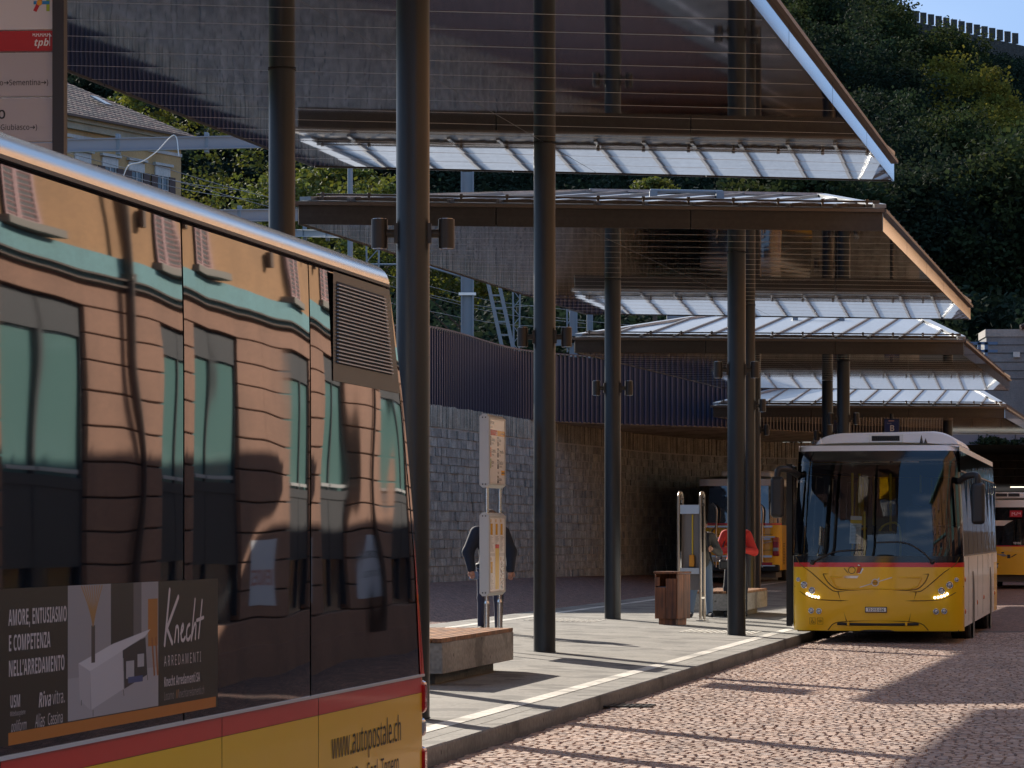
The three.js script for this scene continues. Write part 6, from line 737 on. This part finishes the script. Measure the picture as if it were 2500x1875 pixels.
// ---------- grey concrete building and railway bridge at the far end ----------
{
  const d = 150, o = at(2408, 1090, d), S = FOCAL / d, t = thing('concrete_building', 'grey concrete building with a pale parapet and tiled roof edge', 'building', o.toArray(), -0.04), y = (v) => at(0, v, d).y - o.y;
  part('wall', [box(2.1, y(822), 3, 1.05, y(822) / 2, -1.5)], mat.greyConcrete, t); part('recess_wall', box(12, y(822), 3, 8.9, y(822) / 2, -2.4), mat.lightConcrete, t); part('jamb', box(0.5, y(884), 0.5, 2.45, y(884) / 2, -0.6), mat.darkGap, t); part('upper_wall', box(12.6, y(822) - y(884), 3, 8.5, (y(822) + y(884)) / 2, -1.6), mat.greyConcrete, t); part('parapet', box(15, y(804) - y(822), 3.1, 7.45, (y(804) + y(822)) / 2, -1.5), mat.lightConcrete, t);
  for (const v of [842, 862, 884, 905, 925]) part('shutter_joint', box(v < 884 ? 14.6 : 2.06, 0.03, 0.02, v < 884 ? 7.35 : 1.05, y(v), 0.012), mat.darkGap, t);
  part('tiled_roof', quads([[V(1.6, y(802), 0.2), V(15, y(802), 0.2), V(15, y(770), -3), V(3, y(770), -3)]]), mat.roofTile, t); for (let i = 0; i < 7; i++) part('ridge_tile', bar(V(1.6 + i * 0.55, y(802) + 0.05 + i * 0.18, 0.1), V(2.05 + i * 0.55, y(802) + 0.19 + i * 0.18, -0.1), 0.13, 8), mat.roofTile, t); part('floodlight', box(0.3, 0.25, 0.15, 1.4, y(866), 0.1), mat.trimWhite, t);
  const g = thing('blue_gantry', 'pale blue steel frame in front of the grey concrete building', 'gantry', at(2385, 1060, 140).toArray()), yy = (v) => at(0, v, 140).y - g.position.y; for (const x of [-0.5, 0.1, 0.4]) part('post', box(0.14, yy(836), 0.14, x, yy(836) / 2, 0), mat.blueSteel, g); part('crossbeam', [box(2.6, 0.12, 0.14, -0.4, yy(838), 0), box(2.2, 0.12, 0.14, -0.2, yy(857), 0)], mat.blueSteel, g);
}
{
  const d = 126, o = at(2330, 1305, d), t = thing('railway_bridge', 'dark stone railway bridge with a deep underpass and strip lights', 'bridge', [o.x, 0, -d], -0.02), y = (v) => at(0, v, d).y, X = (u) => xAt(u, d) - o.x;
  const x0 = X(1985), x1 = X(2700), w = x1 - x0, xm = (x0 + x1) / 2; part('parapet', box(w, y(1061) - y(1100), 0.4, xm, (y(1061) + y(1100)) / 2, 0), mat.violetPanel, t); for (let i = 0; i < 8; i++) part('panel_joint', box(0.04, y(1061) - y(1100), 0.02, x0 + w * (i + 0.5) / 8, (y(1061) + y(1100)) / 2, 0.21), mat.darkGap, t); part('upper_beam', box(w, y(1020) - y(1059), 0.5, xm, (y(1020) + y(1059)) / 2, -0.6), mat.soffit, t);
  part('ledge', box(w, 0.25, 0.7, xm, y(1102), 0.3), mat.greyConcrete, t); const R = rng(9); for (let r = 0; r < 4; r++) { let x = x0; const h = (y(1106) - y(1182)) / 4; while (x < x1) { const bw = 0.5 + R() * 0.7; part('stone_block', rbox(bw - 0.03, h - 0.03, 0.5, 0.03, x + bw / 2, y(1182) + h * (r + 0.5), 0.12 + R() * 0.05, 1), mat.darkStone, t); x += bw; } } part('beam_core', box(w, y(1104) - y(1183), 0.5, xm, (y(1104) + y(1183)) / 2, -0.1), mat.stoneCore, t);
  part('underpass_back', box(w, 4.5, 0.3, xm, 2, -22), mat.stoneCore, t); part('underpass_roof', box(w, 0.3, 22, xm, y(1184) + 0.2, -11), mat.stoneCore, t); for (const s of [x0 - 0.3, x1 + 0.3]) part('abutment', box(0.8, 5, 22, s, 2.2, -11), mat.darkStone, t);
  for (let i = 0; i < 6; i++) part('strip_light', box(0.55, 0.04, 0.1, X(2425) + i * 1.15, y(1184) - 0.06, -1.5), mat.stripLight, t);
  const g = crownGeo(55, 0.5, 0.28, 0.4, 8, 24, 0.1, 0.3), N = 34, inst = new THREE.InstancedMesh(g, mat.leaf[0], N), m4 = new THREE.Matrix4(); for (let i = 0; i < N; i++) { const s = 0.6 + R() * 0.9; m4.compose(V(o.x + X(2380) + R() * 5.2, y(1100) + 0.18, -d + 0.42), new THREE.Quaternion().setFromAxisAngle(V(0, 1, 0), R() * 6), V(s, s, s)); inst.setMatrixAt(i, m4); } inst.name = 'ledge_weeds'; inst.userData = { kind: 'stuff', label: 'green weeds along the ledge of the dark bridge', category: 'weeds' }; scene.add(inst);
}
// ---------- orange building across the street (seen in the bus flank, windscreen and canopy edges) ----------
{
  const q = 7.8, d0 = 20, [X, D] = onStreet(q, d0), t = thing('orange_building', 'orange building with rusticated base, teal band and pink shutters mirrored in the bus flank', 'building', [X, 0.35, -D], -ALPHA); t.scale.setScalar(0.787); part('plinth', box(0.5, 0.8, 78, 0.2, -0.38, -25), mat.rustic, t); // local x = 0 is the facade, facing -x; -z runs up the street
  const Z0 = 14, Z1 = -64, bay = 6.7, E = 12.6, L = Z0 - Z1, mid = (Z0 + Z1) / 2;
  part('wall', [box(0.4, E - 5.61, L, 0.25, (E + 5.61) / 2, mid)], mat.orange, t); part('inner_wall', box(0.3, 5.3, L, 0.55, 2.6, mid), mat.windowDark, t); part('end_wall', [box(11, E, 0.4, 6, E / 2, Z0 + 0.2), box(11, E, 0.4, 6, E / 2, Z1 - 0.2), box(0.3, E, L, 11.4, E / 2, mid)], mat.orange, t);
  part('teal_band', [box(0.5, 0.5, L, 0.2, 5.36, mid)], mat.teal, t); part('teal_moulding', [box(0.1, 0.03, L, -0.09, 5.24, mid), box(0.08, 0.03, L, -0.08, 5.13, mid)], mat.pipe, t); part('roof_cornice', box(1.1, 0.4, L + 0.6, -0.1, E + 0.2, mid), mat.teal, t); part('roof', quads([[V(-0.6, E + 0.4, Z0 + 0.4), V(-0.6, E + 0.4, Z1 - 0.4), V(6, E + 3, Z1), V(6, E + 3, Z0)], [V(6, E + 3, Z0), V(6, E + 3, Z1), V(12, E + 0.4, Z1 - 0.4), V(12, E + 0.4, Z0 + 0.4)]]), mat.roofTile, t);
  const nb = 11, ch = 0.43;
  for (let b = 0; b < nb; b++) {
    const zc = Z0 - bay * (b + 0.5), w0 = 1.65; // window half width
    for (let r = 0; r < 12; r++) { const y0 = r * ch, y1 = Math.min(5.13, y0 + ch - 0.025), win = r > 0 && y0 < 4.55; if (win) for (const s of [-1, 1]) part('stone_course', rbox(0.36, y1 - y0, bay / 2 - w0, 0.012, 0.16, (y0 + y1) / 2, zc + s * (w0 + (bay / 2 - w0) / 2), 1), mat.rustic, t); else part('stone_course', rbox(0.36, y1 - y0, bay, 0.012, 0.16, (y0 + y1) / 2, zc, 1), mat.rustic, t); }
    const w = new THREE.Group(); w.name = 'window'; w.position.set(0.1, 0, zc); t.add(w); part('frame', [box(0.14, 4.2, 0.1, 0.05, 2.6, 0), box(0.14, 4.2, 0.12, 0.05, 2.6, -1.58), box(0.14, 4.2, 0.12, 0.05, 2.6, 1.58), box(0.14, 0.5, 3.2, 0.05, 4.45, 0), box(0.16, 0.14, 3.2, 0.05, 2.3, 0), box(0.14, 1.0, 3.2, 0.06, 1.75, 0)], mat.windowDark, w); for (const s of [-1, 1]) part('pane', box(0.04, 1.85, 1.44, 0.06, 3.28, s * 0.78), mat.tealGlass, w); part('sill_bar', [box(0.05, 0.05, 1.24, -0.03, 2.44, 0.68), box(0.05, 0.05, 1.24, -0.03, 2.44, -0.68)], mat.aluPaint, w); part('shop_glass', box(0.04, 1.2, 2.6, 0.09, 0.75, 0), mat.paneDark, w);
    // upper floors
    for (const [yb, h] of [[5.72, 2.3], [9.5, 1.9]]) { const u = new THREE.Group(); u.name = 'shuttered_window'; u.position.set(0, yb, zc + 0.3); t.add(u); part('sill', box(0.28, 0.12, 1.9, -0.06, -0.02, 0), mat.greySill, u); part('dark_reveal', box(0.05, h, 1.4, 0.0, h / 2, 0), mat.windowDark, u); for (const s of [-1, 1]) { const f = []; f.push(box(0.05, h, 0.07, -0.02, h / 2, s * 0.05), box(0.05, h, 0.07, -0.02, h / 2, s * 0.66), box(0.05, 0.09, 0.6, -0.02, 0.06, s * 0.36), box(0.05, 0.09, 0.6, -0.02, h - 0.05, s * 0.36), box(0.05, 0.12, 0.6, -0.02, h * 0.5, s * 0.36)); const sh = part('shutter', f, mat.pinkShutter, u); const sl = []; for (let i = 0; i < 24; i++) { const yy = 0.13 + i * (h - 0.2) / 24; if (Math.abs(yy - h / 2) > 0.06) sl.push(box(0.012, 0.06, 0.56).rotateZ(0.7).translate(-0.02, yy, s * 0.36)); } part('slats', sl, mat.pinkShutter, sh); } }
    if (b % 2 === 0) part('downpipe', [cyl(0.07, 0.07, E, -0.12, 0, zc + bay / 2, 12), box(0.2, 0.12, 0.2, -0.1, 5.3, zc + bay / 2)], mat.pipe, t, true); part('wall_lamp', [box(0.3, 0.06, 0.08, -0.15, 6.9, zc - 1.9), box(0.12, 0.3, 0.2, -0.05, 6.4, zc + 2.2)], mat.pipe, t);
  }
  for (const [b, txt] of [[4, 'VENDESI'], [5, '']]) { const zc = Z0 - bay * (b + 0.5) - 3.1; decal('poster', 1.3, 1.0, canvasTex(512, 384, (g, w, h) => { g.fillStyle = '#d7d5d8'; g.fillRect(0, 0, w, h); if (txt) text(g, txt, w / 2, 220, 130, '#b54a1d', 'bold', 'center', 0.85); else { text(g, 'SUPERFICI COMMERCIALI', w / 2, 120, 60, '#333', 'bold', 'center', 0.62); text(g, '111 mq ca.', w / 2, 230, 70, '#333', '', 'center', 0.8); } }), t, [-0.035, 1.1, zc], [0, -Math.PI / 2, 0], { opaque: true }); }
}
{ // taller block further up the same side, mirrored in the canopy edges
  const [X, D] = onStreet(8.2, 72), t = thing('tall_orange_block', 'tall orange block further up the street mirrored in the polished canopy edges', 'building', [X, 0, -D], -ALPHA), E = 14.4, L = 150;
  part('wall', box(9, E, L, 4.6, E / 2, -L / 2), mat.orange, t); part('teal_band', box(0.3, 0.8, L, 0.0, 5.4, -L / 2), mat.teal, t); part('roof', quads([[V(-0.6, E, 0), V(-0.6, E, -L), V(4.5, E + 0.5, -L), V(4.5, E + 0.5, 0)], [V(4.5, E + 0.5, 0), V(4.5, E + 0.5, -L), V(9.7, E, -L), V(9.7, E, 0)]]), mat.roofTile, t); part('cornice', box(0.5, 0.3, L, -0.05, E - 0.2, -L / 2), mat.orange, t);
  for (let f = 0; f < 3; f++) for (let i = 0; i < 22; i++) { const z = -3.4 - i * 6.7, y = 3.4 + f * 4.2; const w = part('window', box(0.08, 2.1, 1.3, 0.09, y, z), mat.paneDark, t); part('shutter', [box(0.06, 2.1, 0.6, 0.07, y, z + 1.0), box(0.06, 2.1, 0.6, 0.07, y, z - 1.0)], mat.pinkShutter, w); }
}
renderer.render(scene, camera);
